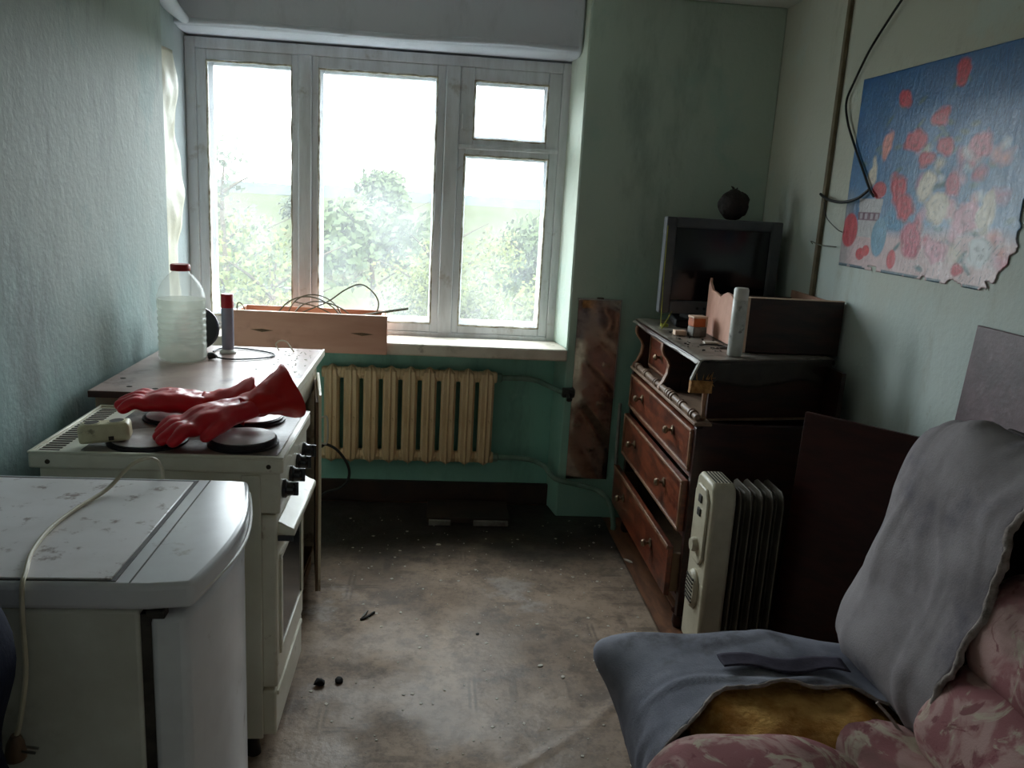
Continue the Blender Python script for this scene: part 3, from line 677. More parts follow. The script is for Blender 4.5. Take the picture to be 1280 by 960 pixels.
# ---- water bottle
bt = thing('water_bottle', (-.862, 2.925, .882), 'large clear plastic bottle of cloudy water with red cap', 'bottle')
prof = [(.062, 0), (.074, .004), (.080, .016), (.080, .05)]
for k in range(6):
    z = .06 + k * .022; prof += [(.080, z), (.0765, z + .006), (.0765, z + .010), (.080, z + .016)]
prof += [(.081, .205), (.079, .225), (.072, .250), (.058, .275), (.040, .295), (.030, .304), (.0285, .308), (.0285, .318)]
MB().lathe(prof, (-.862, 2.925, .882), n=40, sy=.9).build('shell', 'bottle', bt, smooth=60)
MB().lathe([(.060, .004), (.076, .012), (.0775, .05), (.0775, .215), (.0, .216)], (-.862, 2.925, .882), n=36, sy=.9).build('water', 'water', bt, smooth=60)
MB().lathe([(.0315, .310), (.0325, .312), (.0325, .328), (.030, .332), (.0, .332)], (-.862, 2.925, .882), n=30).build('cap', 'red_cap', bt)

# ---- grey tube with red cap
tb = thing('spray_can', (-.748, 3.085, .882), 'slim grey can with red cap standing on the worktop', 'can')
MB().lathe([(.030, 0), (.030, .006), (.024, .012), (.0215, .014)], (-.748, 3.085, .882), n=24).build('base_ring', 'white_plastic', tb)
MB().lathe([(.020, .010), (.0215, .014), (.0215, .166), (.020, .168)], (-.748, 3.085, .882), n=28).build('can_body', 'tube_grey', tb)
MB().lathe([(.0212, .167), (.0220, .168), (.0220, .214), (.020, .217), (.0, .217)], (-.748, 3.085, .882), n=28).build('cap', 'red_cap', tb)
tag(MB().lathe([(.0, -.006), (.074, -.006), (.080, 0), (.080, .010), (.072, .012), (.070, 0), (.0, 0)], (0, 0, 0), axis='Y', n=32).xf(Matrix.Translation((-.868, 3.12, .962)) @ Matrix.Rotation(math.radians(-6), 4, 'X')).build('pan_lid', 'pan'), 'black round lid standing on edge behind the water bottle', 'lid')

# ---- cords on the worktop
c1 = thing('black_cord', (-.72, 3.0, .882), 'black cord with plug lying on the worktop by the water bottle', 'cord')
MB().tube([(-.755, 2.955, .890), (-.72, 2.95, .886), (-.66, 2.965, .885), (-.60, 3.00, .885), (-.575, 3.05, .885), (-.60, 3.10, .885), (-.68, 3.15, .885), (-.74, 3.165, .885), (-.79, 3.14, .885), (-.80, 3.08, .885)], .0032, 6, 6).build('cable', 'black_cord', c1)
MB().tube([(-.785, 2.962, .892), (-.772, 2.960, .894), (-.757, 2.956, .891)], [.012, .012, .006], 10, 3).build('plug', 'black_cord', c1)
tag(MB().tube([(-.575, 3.145, .885), (-.590, 3.16, .905), (-.575, 3.17, .919), (-.552, 3.165, .916), (-.535, 3.155, .898), (-.52, 3.14, .885)], .0028, 6, 6).build('white_wire', 'white_cord'), 'short loop of white wire standing up at the back of the worktop', 'wire')
fk = MB(); rnd = random.Random(4)
for _ in range(70):
    x, y = rnd.uniform(-.60, -.44), rnd.uniform(2.75, 3.20); s = rnd.uniform(.002, .005); a = rnd.random() * 6
    p = [(x + s * math.cos(a + q) * rnd.uniform(.5, 1.2), y + s * math.sin(a + q) * rnd.uniform(.5, 1.2), .8812) for q in (0, 1.6, 3.1, 4.7)]
    fk.add(p + [(q[0], q[1], q[2] + .001) for q in p], [(0, 1, 2, 3), (7, 6, 5, 4), (0, 4, 5, 1), (1, 5, 6, 2), (2, 6, 7, 3), (3, 7, 4, 0)])
tag(fk.build('paint_flakes', 'flake'), 'fallen paint flakes scattered on the worktop', 'flakes', kind='stuff')

# ---- wooden drawer on the sill, with wire
db = thing('wooden_drawer', (-.545, 3.80, .828), 'pale pinkish wooden drawer standing on the window sill', 'drawer')
MB().box(-.882, -.205, 3.698, 3.714, .775, .948).build('front_panel', 'pale_wood', db, bevel=.002)
MB().box(-.884, -.203, 3.697, 3.715, .9475, .9505).build('front_edge', 'pale_edge', db)
MB().box(-.868, -.854, 3.714, 3.90, .829, .948).build('side_panel', 'pale_in', db, bevel=.001)
MB().box(-.236, -.222, 3.714, 3.90, .829, .948).build('side_panel', 'pale_in', db, bevel=.001)
MB().box(-.854, -.236, 3.888, 3.90, .829, .948).build('back_panel', 'pale_in', db, bevel=.001)
MB().box(-.854, -.236, 3.714, 3.888, .829, .835).build('bottom_panel', 'pale_in', db)
for x0 in (-.80, -.365):
    MB().prism([(x0, .868), (x0 + .05, .858), (x0 + .10, .866), (x0 + .05, .872)], 3.6965, 3.699, 'Y').build('grip_slot', 'cab_in', db)
wc = thing('wire_coil', (-.5, 3.80, .836), 'coil of stiff grey-green wire sticking out of the drawer on the sill', 'wire')
def loop(cx, w, h, z0, tilt, ph=0):
    return [(cx - w * math.cos(t), 3.80 + .05 * math.sin(t * 2 + ph) + tilt * math.sin(t), z0 + h * math.sin(t)) for t in [PI * (i / 10) * 1.18 - .28 for i in range(11)]]
k = MB()
k.tube(loop(-.56, .16, .135, .87, .03), .0034, 6, 5); k.tube(loop(-.50, .145, .13, .87, -.04, 1), .0034, 6, 5); k.tube(loop(-.54, .125, .155, .87, .0, 2), .0032, 6, 5)
k.tube([(-.70, 3.82, .88), (-.60, 3.84, .93), (-.48, 3.80, .99), (-.40, 3.78, 1.05), (-.33, 3.80, 1.075), (-.27, 3.82, 1.03), (-.255, 3.83, .97), (-.30, 3.83, .90), (-.42, 3.80, .87)], .0034, 6, 6)
k.tube([(-.62, 3.78, .985), (-.52, 3.76, .97), (-.42, 3.75, .92), (-.36, 3.76, .86)], .0032, 6, 5)
k.build('loops', 'coil', wc)
tag(MB().tube([(-.62, 3.76, .845), (-.40, 3.80, .915), (-.215, 3.83, .953), (-.12, 3.85, .968)], [.004, .005, .0065, .006], 7, 5).build('stick', 'coil'), 'thin stick leaning out over the right end of the sill drawer', 'stick')
tag(MB().tube([(-.86, 3.715, .951), (-.858, 3.72, .975), (-.848, 3.73, .978), (-.838, 3.75, .955), (-.83, 3.77, .90)], .003, 6, 5).build('wire_hook', 'coil'), 'small bent wire hook on the left corner of the sill drawer', 'wire')

# ---- crumpled film on the left window reveal
def film(u, v):
    z = .98 + 1.02 * v; e0 = 3.37 + .02 * noise.noise(Vector((0, 1, z * 5))); e1 = 3.72 + .08 * noise.noise(Vector((3, 0, z * 3)))
    y = e0 + (e1 - e0) * u
    return (-1.094 + .028 * noise.noise(Vector((y * 6, z * 4, 1))) + .012 * noise.noise(Vector((y * 15, z * 9, 5))), y, z)
tag(MB().grid(film, 26, 60).build('wall_film', 'film', smooth=50, solid=.001), 'strip of pale crumpled film hanging on the left window reveal', 'film')

# ================================================================== RADIATOR AND PIPES
rd = thing('radiator', (-.1, 3.84, .2), 'cream cast-iron radiator of nine sections under the window sill', 'radiator')
def section():
    m = MB(); yb, yf = 3.892, 3.802
    prof = [(-.0345, yb - .02), (-.0345, yf + .022), (-.024, yf + .006), (-.007, yf + .010), (0, yf), (.007, yf + .010), (.024, yf + .006), (.0345, yf + .022), (.0345, yb - .02), (.02, yb), (-.02, yb)]
    n = len(prof); zs = [(.228, .25), (.245, .85), (.275, 1), (.645, 1), (.675, .85), (.692, .22)]
    v = [(p[0] * s, 3.847 + (p[1] - 3.847) * (1 if s > .5 else .5), z - (.010 if i == 4 and s < .5 and z < .3 else 0) + (.012 if i == 4 and s < .5 and z > .6 else 0)) for z, s in zs for i, p in enumerate(prof)]
    f = [(a * n + i, a * n + (i + 1) % n, (a + 1) * n + (i + 1) % n, (a + 1) * n + i) for a in range(len(zs) - 1) for i in range(n)] + [tuple(range(n)), tuple((len(zs) - 1) * n + i for i in range(n))]
    m.add(v, f)
    for z in (.262, .658): m.lathe([(.024, -.0465), (.028, -.04), (.028, .04), (.024, .0465)], (0, 3.845, z), axis='X', n=12)
    return m
s0 = section().build('section', 'radiator', rd, bevel=.004, smooth=30)
x0 = -.462
s0.location.x = x0
for k in range(1, 9):
    c = dup(s0, rd); c.location.x = x0 + k * .0905
for z, m in ((.658, 'pipe'), (.262, 'pipe')):
    MB().lathe([(.020, 0), (.022, .006), (.022, .022), (.016, .028)], (x0 + 8 * .0905 + .045, 3.845, z), axis='X', n=8).build('end_nut', m, rd)
hp = thing('heating_pipe', (.5, 3.84, .26), 'teal painted lower heating pipe running right from the radiator', 'pipe')
MB().tube([(.335, 3.845, .262), (.42, 3.845, .262), (.50, 3.835, .255), (.56, 3.80, .235), (.60, 3.72, .205), (.70, 3.70, .185), (.80, 3.68, .165), (.855, 3.63, .12), (.872, 3.60, .03), (.872, 3.60, .004)], .013, 10, 5).build('pipe_run', 'pipe', hp)
hp = thing('heating_pipe', (.5, 3.84, .64), 'upper heating pipe with dark valve beside the radiator', 'pipe')
MB().tube([(.335, 3.845, .658), (.44, 3.845, .658), (.50, 3.835, .652), (.545, 3.80, .640), (.60, 3.735, .628), (.655, 3.73, .622)], .013, 10, 5).build('pipe_run', 'pipe', hp)
MB().lathe([(.018, -.03), (.024, -.025), (.024, .025), (.018, .03)], (.635, 3.728, .624), axis='X', n=10).build('valve', 'pipe_dark', hp)
MB().tube([(.635, 3.728, .624), (.635, 3.70, .615), (.635, 3.68, .60)], [.010, .012, .014], 10, 2).build('valve_stem', 'pipe_dark', hp)
tag(MB().tube([(-.475, 3.58, .375), (-.455, 3.60, .380), (-.405, 3.60, .352), (-.360, 3.60, .285), (-.357, 3.60, .220), (-.395, 3.60, .175), (-.455, 3.60, .155), (-.50, 3.55, .12), (-.53, 3.45, .05), (-.54, 3.38, .0125)], .0065, 8, 6).build('rubber_hose', 'black_cord'), 'black rubber hose looping in front of the left end of the radiator', 'hose')
tag(MB().box(.0, .385, 3.62, 3.86, .0092, .034).jitter(.003, 6).build('floor_board', 'baseboard', bevel=.002), 'flat dark board lying on the floor under the radiator', 'board')
tag(MB().box(.01, .11, 3.592, 3.612, .0092, .030).jitter(.002, 40).build('lath_piece', 'greydust'), 'short pale lath on the floor, left of two before the dark board', 'lath')
tag(MB().box(.215, .375, 3.592, 3.612, .0092, .030).jitter(.002, 40).build('lath_piece', 'greydust'), 'longer pale lath on the floor, right of two before the dark board', 'lath')
rb = MB().tube([(.892, 3.722, .004), (.886, 3.732, .58)], .0085, 8, 1); tag(rb.build('rod', 'rod'), 'thin pale rod leaning in the gap between mirror and chest', 'rod')

# ---- tall narrow mirror
mr = thing('mirror', (.755, 3.745, .2), 'tall narrow dusty mirror on the wall right of the window', 'mirror')
MB().box(.655, .852, 3.740, 3.749, .20, 1.062).build('mirror_glass', 'mirror', mr)
MB().box(.651, .856, 3.736, 3.749, 1.060, 1.066).build('top_strip', 'mirror_frame', mr)
MB().box(.851, .856, 3.736, 3.749, .60, 1.060).build('side_strip', 'mirror_frame', mr)
MB().box(.74, .77, 3.7365, 3.749, 1.064, 1.071).build('clip', 'hole', mr)

# ================================================================== CHEST OF DRAWERS
ch = thing('chest_of_drawers', (1.17, 3.16, 0), 'old dark mahogany chest of drawers with turned moulding and bottom drawer ajar', 'chest of drawers')
CY0, CY1 = 2.665, 3.635
MB().box(.925, 1.42, CY0, CY0 + .022, .05, .78).build('side_panel', 'chest_dark', ch, bevel=.003)
MB().box(.925, 1.42, CY1 - .022, CY1, .05, .78).build('side_panel', 'chest_dark', ch, bevel=.003)
MB().box(1.405, 1.42, CY0 + .022, CY1 - .022, .05, .97).build('back_panel', 'chest_dark', ch)
for z0, z1 in ((.095, .125), (.345, .372), (.572, .598), (.758, .772)):
    MB().box(.912, .96, CY0 + .022, CY1 - .022, z0, z1).build('rail', 'chest', ch, bevel=.003)
MB().box(.905, .93, CY0, CY0 + .03, .06, .765).build('front_post', 'chest_dark', ch, bevel=.003)
MB().box(.905, .93, CY1 - .03, CY1, .06, .765).build('front_post', 'chest_dark', ch, bevel=.003)
for yy in (CY0 + .03, CY1 - .06):
    for xx in (.93, 1.37): MB().lathe([(.020, 0), (.026, .02), (.022, .05), (.03, .06)], (xx, yy + .015, 0), n=14).build('foot', 'chest_dark', ch)
def drawer(z0, z1, xf, y0=CY0 + .026, y1=CY1 - .026, knobs=True, lip=True):
    d = MB().box(xf, xf + .020, y0, y1, z0, z1).build('drawer', 'chest', ch, bevel=.003)
    if lip:
        MB().box(xf - .006, xf + .004, y0, y1, z0, z0 + .012).box(xf - .006, xf + .004, y0, y1, z1 - .012, z1).box(xf - .006, xf + .004, y0, y0 + .014, z0 + .012, z1 - .012).box(xf - .006, xf + .004, y1 - .014, y1, z0 + .012, z1 - .012).build('edge_moulding', 'chest_edge', d, bevel=.003)
    MB().box(xf + .02, 1.36, y0 + .008, y0 + .020, z0 + .012, z1 - .03).box(xf + .02, 1.36, y1 - .020, y1 - .008, z0 + .012, z1 - .03).box(xf + .02, 1.36, y0 + .02, y1 - .02, z0 + .012, z0 + .02).build('drawer_box', 'cab_in', d)
    if knobs:
        L = y1 - y0
        for q in (.24, .76):
            kb = MB().lathe([(.011, .003), (.013, -.002), (.006, -.006), (.006, -.016), (.013, -.021), (.015, -.028), (.011, -.035), (.004, -.038)], (xf - .003, y0 + L * q, (z0 + z1) / 2 + .012), axis='X', n=16).build('knob', 'brass', d)
            MB().lathe([(.018, .001), (.018, -.002), (.012, -.004)], (xf - .003, y0 + L * q, (z0 + z1) / 2 + .012), axis='X', n=16).build('knob_plate', 'brass', kb)
    return d
drawer(.600, .752, .900); drawer(.376, .566, .886); drawer(.130, .318, .858, lip=False)
MB().box(.853, .860, CY0 + .026, CY1 - .026, .306, .322).jitter(.003, 9).build('worn_lip', 'chest_edge', ch, bevel=.002)
MB().prism([(.895, CY0 - .002), (.958, CY0 - .002), (.958, 2.73), (1.41, 2.805), (1.41, CY1), (.895, CY1)], .772, .784).build('ledge', 'ledge', ch, bevel=.003)
# turned half-column lying along the ledge front
sp = [(.004, 0), (.010, .004)]
seq = [(.012, .035), (.017, .012), (.011, .008), (.017, .012), (.012, .090), (.0165, .012), (.011, .008), (.0165, .012), (.012, .075), (.017, .012), (.011, .01), (.0185, .016), (.011, .01), (.0185, .016), (.011, .01), (.017, .012), (.012, .13), (.0165, .012), (.011, .008), (.0165, .012), (.012, .12), (.017, .012), (.011, .008), (.017, .014), (.012, .10), (.016, .012), (.012, .06)]
z = .006; s_tot = sum(b for a, b in seq)
for a, b in seq:
    b *= .93 / s_tot; sp += [(a, z + .001), (a, z + b - .001)]; z += b
sp += [(.006, z + .003)]
MB().lathe(sp, (.912, CY0 + .014, .796), axis='Y', n=16).build('turned_column', 'spindle', ch, smooth=30)
# upper tier: drawer on the far side, open niche on the near side
ud = MB().box(.962, .980, 3.185, 3.575, .792, .950).build('drawer', 'chest', ch, bevel=.003)
MB().box(.957, .964, 3.195, 3.565, .802, .810).box(.957, .964, 3.195, 3.565, .930, .938).box(.957, .964, 3.195, 3.203, .81, .93).box(.957, .964, 3.557, 3.565, .81, .93).build('edge_moulding', 'chest_edge', ud, bevel=.002)
kb = MB().lathe([(.012, .002), (.006, -.006), (.006, -.016), (.013, -.021), (.014, -.028), (.005, -.036)], (.962, 3.38, .872), axis='X', n=16).build('knob', 'brass', ud)
MB().box(.98, 1.40, 3.19, 3.57, .784, .796).build('tier_floor', 'chest_dark', ch)
scroll = [(.985, .785), (.900, .785), (.902, .800), (.915, .815), (.930, .850), (.934, .885), (.925, .905), (.908, .925), (.900, .945), (.902, .972), (.985, .972)]
for yy in (3.150, 3.585):
    sc_ = MB().prism(scroll, yy, yy + .026, 'Y').build('scroll_bracket', 'chest_dark', ch, bevel=.002)
    MB().prism([(p[0] - .003, p[1]) for p in scroll[1:10]] + [(p[0] + .004, p[1]) for p in scroll[9:0:-1]], yy - .001, yy + .027, 'Y').build('worn_edge', 'chest_edge', sc_)
MB().box(.985, 1.405, 3.150, 3.168, .784, .972).build('partition', 'chest_dark', ch)
MB().box(.985, 1.405, 3.600, 3.618, .784, .972).build('partition', 'chest_dark', ch)
MB().prism([(.955, 2.725), (1.405, 2.80), (1.405, 2.818), (.955, 2.743)], .784, .972).build('partition', 'chest_dark', ch)
MB().lathe([(.010, 0), (.012, .01), (.007, .02), (.008, .06), (.010, .10), (.007, .14), (.010, .188)], (.935, 2.705, .784), n=12).build('corner_post', 'chest_edge', ch)
top = MB().prism([(.905, 2.700), (1.10, 2.735), (1.44, 2.815), (1.44, 3.66), (.905, 3.66), (.893, 3.4), (.900, 3.0)], .972, .992).build('top_board', 'chest_dark', ch, bevel=.003)
def cloth(u, v):
    # dusty oilcloth, rolled over the front edge; u across x, v along y
    ynear = 2.693 + .165 * max(0, (u - .12)) * .9
    y = ynear + (3.655 - ynear) * v; X = .898 + (1.435 - .898) * u
    z = .9945 + .0018 * noise.noise(Vector((X * 14, y * 14, 0))) + .003 * max(0, noise.noise(Vector((X * 5, y * 4, 7))))
    if u < .03: X -= .005 + .006 * noise.noise(Vector((y * 8, 0, 0))); z -= .014
    return (X, y, z)
MB().grid(cloth, 30, 44).build('oilcloth', 'oilcloth', ch, smooth=60, solid=.002)
def apron_c(u, v):
    X = .925 + .50 * u; y = 2.695 + .145 * max(0, (u - .06)) * .9 - .006 - .004 * v
    return (X, y + .004 * noise.noise(Vector((X * 12, v * 3, 0))), .994 - v * (.075 + .035 * noise.noise(Vector((X * 5, 3, 3))) + .02 * u))
MB().grid(apron_c, 30, 8).build('hanging_oilcloth', 'oil_dark', ch, smooth=60, solid=.002)
# broken corner of the top, hanging down
fp = [Vector((.900, 2.690, .990)), Vector((.868, 2.668, .930)), Vector((.948, 2.664, .925)), Vector((1.01, 2.690, .985))]
fl_ = MB().add(fp + [p + Vector((0, .014, .004)) for p in fp], [(0, 1, 2, 3), (7, 6, 5, 4), (0, 4, 5, 1), (1, 5, 6, 2), (2, 6, 7, 3), (3, 7, 4, 0)]).build('hanging_flap', 'oil_dark', ch)
MB().tube([(.901, 2.689, .992), (.885, 2.678, .962), (.868, 2.667, .930)], .004, 6, 3).build('flap_edge', 'flake', fl_)
br = MB().box(.868, .945, 2.664, 2.678, .888, .930)
br.jitter(.004, 60).build('broken_end', 'raw_break', fl_)
spl = MB(); rnd = random.Random(3)
for _ in range(46):
    xx = rnd.uniform(.885, .945); zz = rnd.uniform(.905, .94); spl.tube([(xx, 2.666, zz), (xx + rnd.uniform(-.015, .015), 2.655, zz + rnd.uniform(-.02, .025))], [.0016, .0004], 4, 1)
q = spl.build('splinters', 'raw_break', fl_); q['kind'] = 'stuff'

# ---- television
tv = thing('television', (1.19, 3.55, .997), 'grey box television with dark screen on the chest', 'television')
tvl = MB()
FX0, FX1, FZ0, FZ1, FY = .937, 1.432, 1.058, 1.456, 3.40
MB().box(FX0, FX0 + .045, FY, FY + .05, FZ0, FZ1).box(FX1 - .045, FX1, FY, FY + .05, FZ0, FZ1).box(FX0 + .045, FX1 - .045, FY, FY + .05, FZ1 - .042, FZ1).box(FX0 + .045, FX1 - .045, FY, FY + .05, FZ0, FZ0 + .055).build('bezel', 'tv', tv, bevel=.006)
def scr(u, v):
    a, b = u * 2 - 1, v * 2 - 1
    return (1.1845 + a * .204, FY + .020 - .012 * (1 - a * a * .6) * (1 - b * b * .6), 1.2635 + b * .152)
MB().grid(scr, 20, 16).build('screen', 'tv_glass', tv, smooth=80)
a = [(FX0 + .01, FY + .05, FZ0 + .01), (FX1 - .01, FY + .05, FZ0 + .01), (FX1 - .01, FY + .05, FZ1 - .01), (FX0 + .01, FY + .05, FZ1 - .01)]
b = [(FX0 + .10, 3.70, FZ0 + .03), (FX1 - .06, 3.70, FZ0 + .03), (FX1 - .06, 3.70, FZ1 - .08), (FX0 + .10, 3.70, FZ1 - .08)]
MB().add(a + b, [(3, 2, 1, 0), (4, 5, 6, 7), (0, 1, 5, 4), (1, 2, 6, 5), (2, 3, 7, 6), (3, 0, 4, 7)]).build('rear_casing', 'tv_dark', tv, bevel=.012)
MB().prism([(1.02, 3.42), (1.36, 3.42), (1.33, 3.64), (1.05, 3.64)], .998, 1.030).build('stand', 'tv_dark', tv, bevel=.008)
MB().lathe([(.12, 1.028), (.10, 1.072)], (1.19, 3.53, 0), n=24).build('swivel', 'tv_dark', tv)
for k in range(5): MB().lathe([(.006, .001), (.006, -.003), (.004, -.004)], (1.10 + k * .03, FY, 1.084), axis='Y', n=10).build('button', 'tv_dark', tv)
bl = thing('dried_ball', (1.235, 3.475, 1.452), 'small dark round crinkled ball on top of the television', 'ornament')
MB().ball((1.235, 3.475, 1.517), .064, 26, 18, (1, .9, .98)).jitter(.008, 30).jitter(.004, 70, 3).build('ball', 'ball', bl)
MB().tube([(1.230, 3.475, 1.572), (1.226, 3.475, 1.585), (1.216, 3.475, 1.592)], [.006, .005, .002], 6, 3).tube([(1.236, 3.475, 1.572), (1.244, 3.475, 1.588)], [.005, .002], 6, 1).build('sprig', 'ball', bl)

# ---- broken drawer box on the chest
bx = thing('drawer_box', (1.285, 3.08, .998), 'open dark wooden drawer with broken pale side lying on the chest', 'drawer')
MB().box(1.118, 1.468, 2.862, 2.880, .999, 1.196).build('front_panel', 'chest_dark', bx, bevel=.002)
MB().box(1.107, 1.1175, 2.858, 2.884, .999, 1.197).build('raw_edge', 'pale_edge', bx)
pr = [(2.884, 1.0), (2.884, 1.175), (2.93, 1.172), (3.00, 1.168), (3.03, 1.185), (3.08, 1.190), (3.12, 1.178), (3.15, 1.165), (3.20, 1.175), (3.25, 1.18), (3.285, 1.205), (3.29, 1.225), (3.30, 1.19), (3.30, 1.0)]
MB().prism(pr, 1.108, 1.118, 'X').build('side_panel', 'pale_wood', bx, bevel=.001)
MB().prism([(2.88, 1.0), (2.88, 1.190), (3.02, 1.186), (3.30, 1.19), (3.30, 1.0)], 1.456, 1.468, 'X').build('side_panel', 'pale_wood', bx, bevel=.001)
MB().box(1.118, 1.456, 3.288, 3.30, .999, 1.16).build('back_panel', 'chest_dark', bx)
MB().box(1.118, 1.456, 2.88, 3.288, .9985, 1.005).build('bottom_panel', 'cab_in', bx)
MB().box(1.118, 1.468, 2.860, 2.882, 1.1955, 1.1985).build('front_edge', 'pale_edge', bx)

# ---- small things on the chest
cn = thing('aerosol_can', (1.058, 2.80, .998), 'slim white dirty can standing at the near edge of the chest', 'can')
MB().lathe([(.024, 0), (.026, .003), (.026, .195), (.024, .198)], (1.058, 2.80, .998), n=26).build('can_body', 'can', cn)
MB().lathe([(.0255, .197), (.0255, .232), (.022, .238), (.0, .239)], (1.058, 2.80, .998), n=26).build('cap', 'white_plastic', cn)
jr = thing('small_box', (1.045, 3.20, .998), 'small box with orange-brown top and grey dusty base beside the broken drawer', 'box', rot=(0, 0, .2))
MB().box(-.030, .030, -.025, .025, 0, .040).build('base', 'greydust', jr, world=False, bevel=.004)
MB().box(-.030, .022, -.024, .024, .040, .074).build('top_part', 'orange', jr, world=False, bevel=.003)
MB().box(-.032, .030, -.025, .025, .074, .082).build('rim', 'pale_edge', jr, world=False, bevel=.002)
MB().box(.022, .030, -.025, .025, .0405, .0735).build('flap', 'pale_edge', jr, world=False)
tag(MB().box(.958, 1.005, 3.20, 3.24, .9975, 1.016).build('wood_block', 'pale_edge', bevel=.002), 'small pale wooden block on the chest left of the orange-brown box', 'block')
tag(MB().box(.960, .99, 3.42, 3.45, .9975, 1.01).jitter(.003, 40).build('straw_wad', 'grass'), 'small wad of yellow-green straw on the chest under the television corner', 'straw')
gr = MB().tube([(.945, 3.38, 1.01), (.944, 3.385, 1.10), (.942, 3.392, 1.24), (.941, 3.395, 1.42)], .0016, 5, 4)
tag(gr.build('straw', 'grass'), 'long thin straw standing upright against the television left edge', 'straw')
tag(MB().tube([(.945, 3.36, .999), (.965, 3.37, 1.03), (.99, 3.385, 1.07)], [.003, .003, .001], 5, 4).build('straw', 'grass'), 'short slanting blade of yellow-green straw by the television corner', 'straw')
gls = MB()
tag(MB().tube([(.99, 2.98, .9995), (1.03, 3.0, 1.0), (1.07, 2.99, 1.0), (1.085, 2.95, .9995), (1.05, 2.93, 1.0)], .0032, 6, 4).build('bent_wire', 'black_cord'), 'bent dark wire lying on the chest before the orange-brown box', 'wire')
tag(MB().box(1.02, 1.075, 3.02, 3.045, .9975, 1.005).jitter(.003, 30).build('paper_scrap', 'flake'), 'pale scrap lying on the chest beside the bent wire', 'scrap')
fk = MB(); rnd = random.Random(9)
for _ in range(60):
    x, y = rnd.uniform(.93, 1.10), rnd.uniform(2.86, 3.3); s = rnd.uniform(.002, .007)
    fk.ball((x, y, .9985), s, 6, 4, (1, 1, .4))
tag(fk.build('crumbs', 'black_bit'), 'dark crumbs and soot scattered over the chest top', 'crumbs', kind='stuff')

# ================================================================== OIL HEATER AND BOARDS
ht = thing('oil_heater', (1.0, 2.46, 0), 'cream finned oil heater standing before the chest of drawers', 'heater')
col = [(2.375, .07), (2.375, .60), (2.385, .645), (2.405, .66), (2.52, .66), (2.540, .645), (2.55, .60), (2.55, .07)]
MB().prism(col, .885, .962, 'X').build('control_column', 'heater', ht, bevel=.012, seg=3)
MB().prism([(2.40, .40), (2.40, .60), (2.43, .63), (2.50, .63), (2.525, .60), (2.525, .40), (2.50, .37), (2.43, .37)], .876, .886, 'X').build('control_panel', 'heater', ht, bevel=.006)
MB().lathe([(.024, .002), (.024, -.010), (.020, -.018), (.0, -.018)], (.876, 2.462, .43), axis='X', n=22).build('thermostat_knob', 'heater', ht)
for z in (.53, .575): MB().box(.871, .878, 2.448, 2.476, z, z + .025).build('switch', 'heater_dark', ht, bevel=.002)
gr = MB().lathe([(.05, .004), (.05, -.006), (.042, -.016), (.0, -.018)], (.885, 2.462, .275), axis='X', n=26, sx=.95, sy=1.35).build('grille', 'heater', ht)
for k in range(7): MB().box(.865, .8705, 2.43, 2.494, .236 + k * .013, .241 + k * .013).build('grille_slot', 'heater_dark', gr)
for k in range(5): MB().box(.900 + k * .011, .905 + k * .011, 2.41, 2.515, .6585, .6615).build('top_slot', 'heater_dark', ht)
fin = [(2.385, .11), (2.375, .14), (2.375, .59), (2.383, .625), (2.405, .638), (2.52, .638), (2.542, .625), (2.55, .59), (2.55, .14), (2.54, .11)]
f0 = MB().prism(fin, .974, .979, 'X').build('fin', 'heater_fin', ht, bevel=.002)
MB().prism([(p[0] * .52 + 2.4625 * .48, p[1] * .94 + .374 * .06) for p in fin], .970, .984, 'X').build('fin_chamber', 'heater_fin', f0, bevel=.005)
for k in range(1, 5):
    c = dup(f0, ht); c.location.x = k * .0345
    cc = dup(f0.children[0], c)
MB().lathe([(.018, .960), (.018, 1.135)], (0, 2.4625, .16), axis='X', n=14).build('lower_tube', 'heater', ht)
MB().lathe([(.018, .960), (.018, 1.135)], (0, 2.4625, .585), axis='X', n=14).build('upper_tube', 'heater', ht)
for xx in (.925, 1.10):
    MB().tube([(xx, 2.36, .03), (xx, 2.38, .065), (xx, 2.46, .085), (xx, 2.545, .065), (xx, 2.565, .03)], .008, 8, 4).build('foot_bracket', 'heater_dark', ht)
    for yy in (2.36, 2.565): MB().lathe([(.024, -.011), (.026, 0), (.024, .011)], (xx, yy, .028), axis='X', n=18).build('caster', 'heater_dark', ht)

def slab(bl, br, tr, tl, th, name, mat, **k):
    P = [Vector(p) for p in (bl, br, tr, tl)]; n = (P[1] - P[0]).cross(P[3] - P[0]).normalized() * th
    return MB().add(P + [p - n for p in P], [(0, 1, 2, 3), (7, 6, 5, 4), (0, 4, 5, 1), (1, 5, 6, 2), (2, 6, 7, 3), (3, 7, 4, 0)]).build(name, mat, bevel=.002, **k)
tag(slab((1.150, 2.435, .004), (1.375, 2.172, .004), (1.412, 2.205, .885), (1.187, 2.468, .885), .018, 'door_panel', 'redboard'), 'dark red-brown board leaning between heater and sofa', 'board')
tag(slab((1.385, 2.105, .095), (1.385, 1.30, .095), (1.460, 1.30, 1.232), (1.460, 2.105, 1.232), .012, 'leaning_board', 'purple'), 'purplish brown scuffed board leaning against the right wall', 'board')

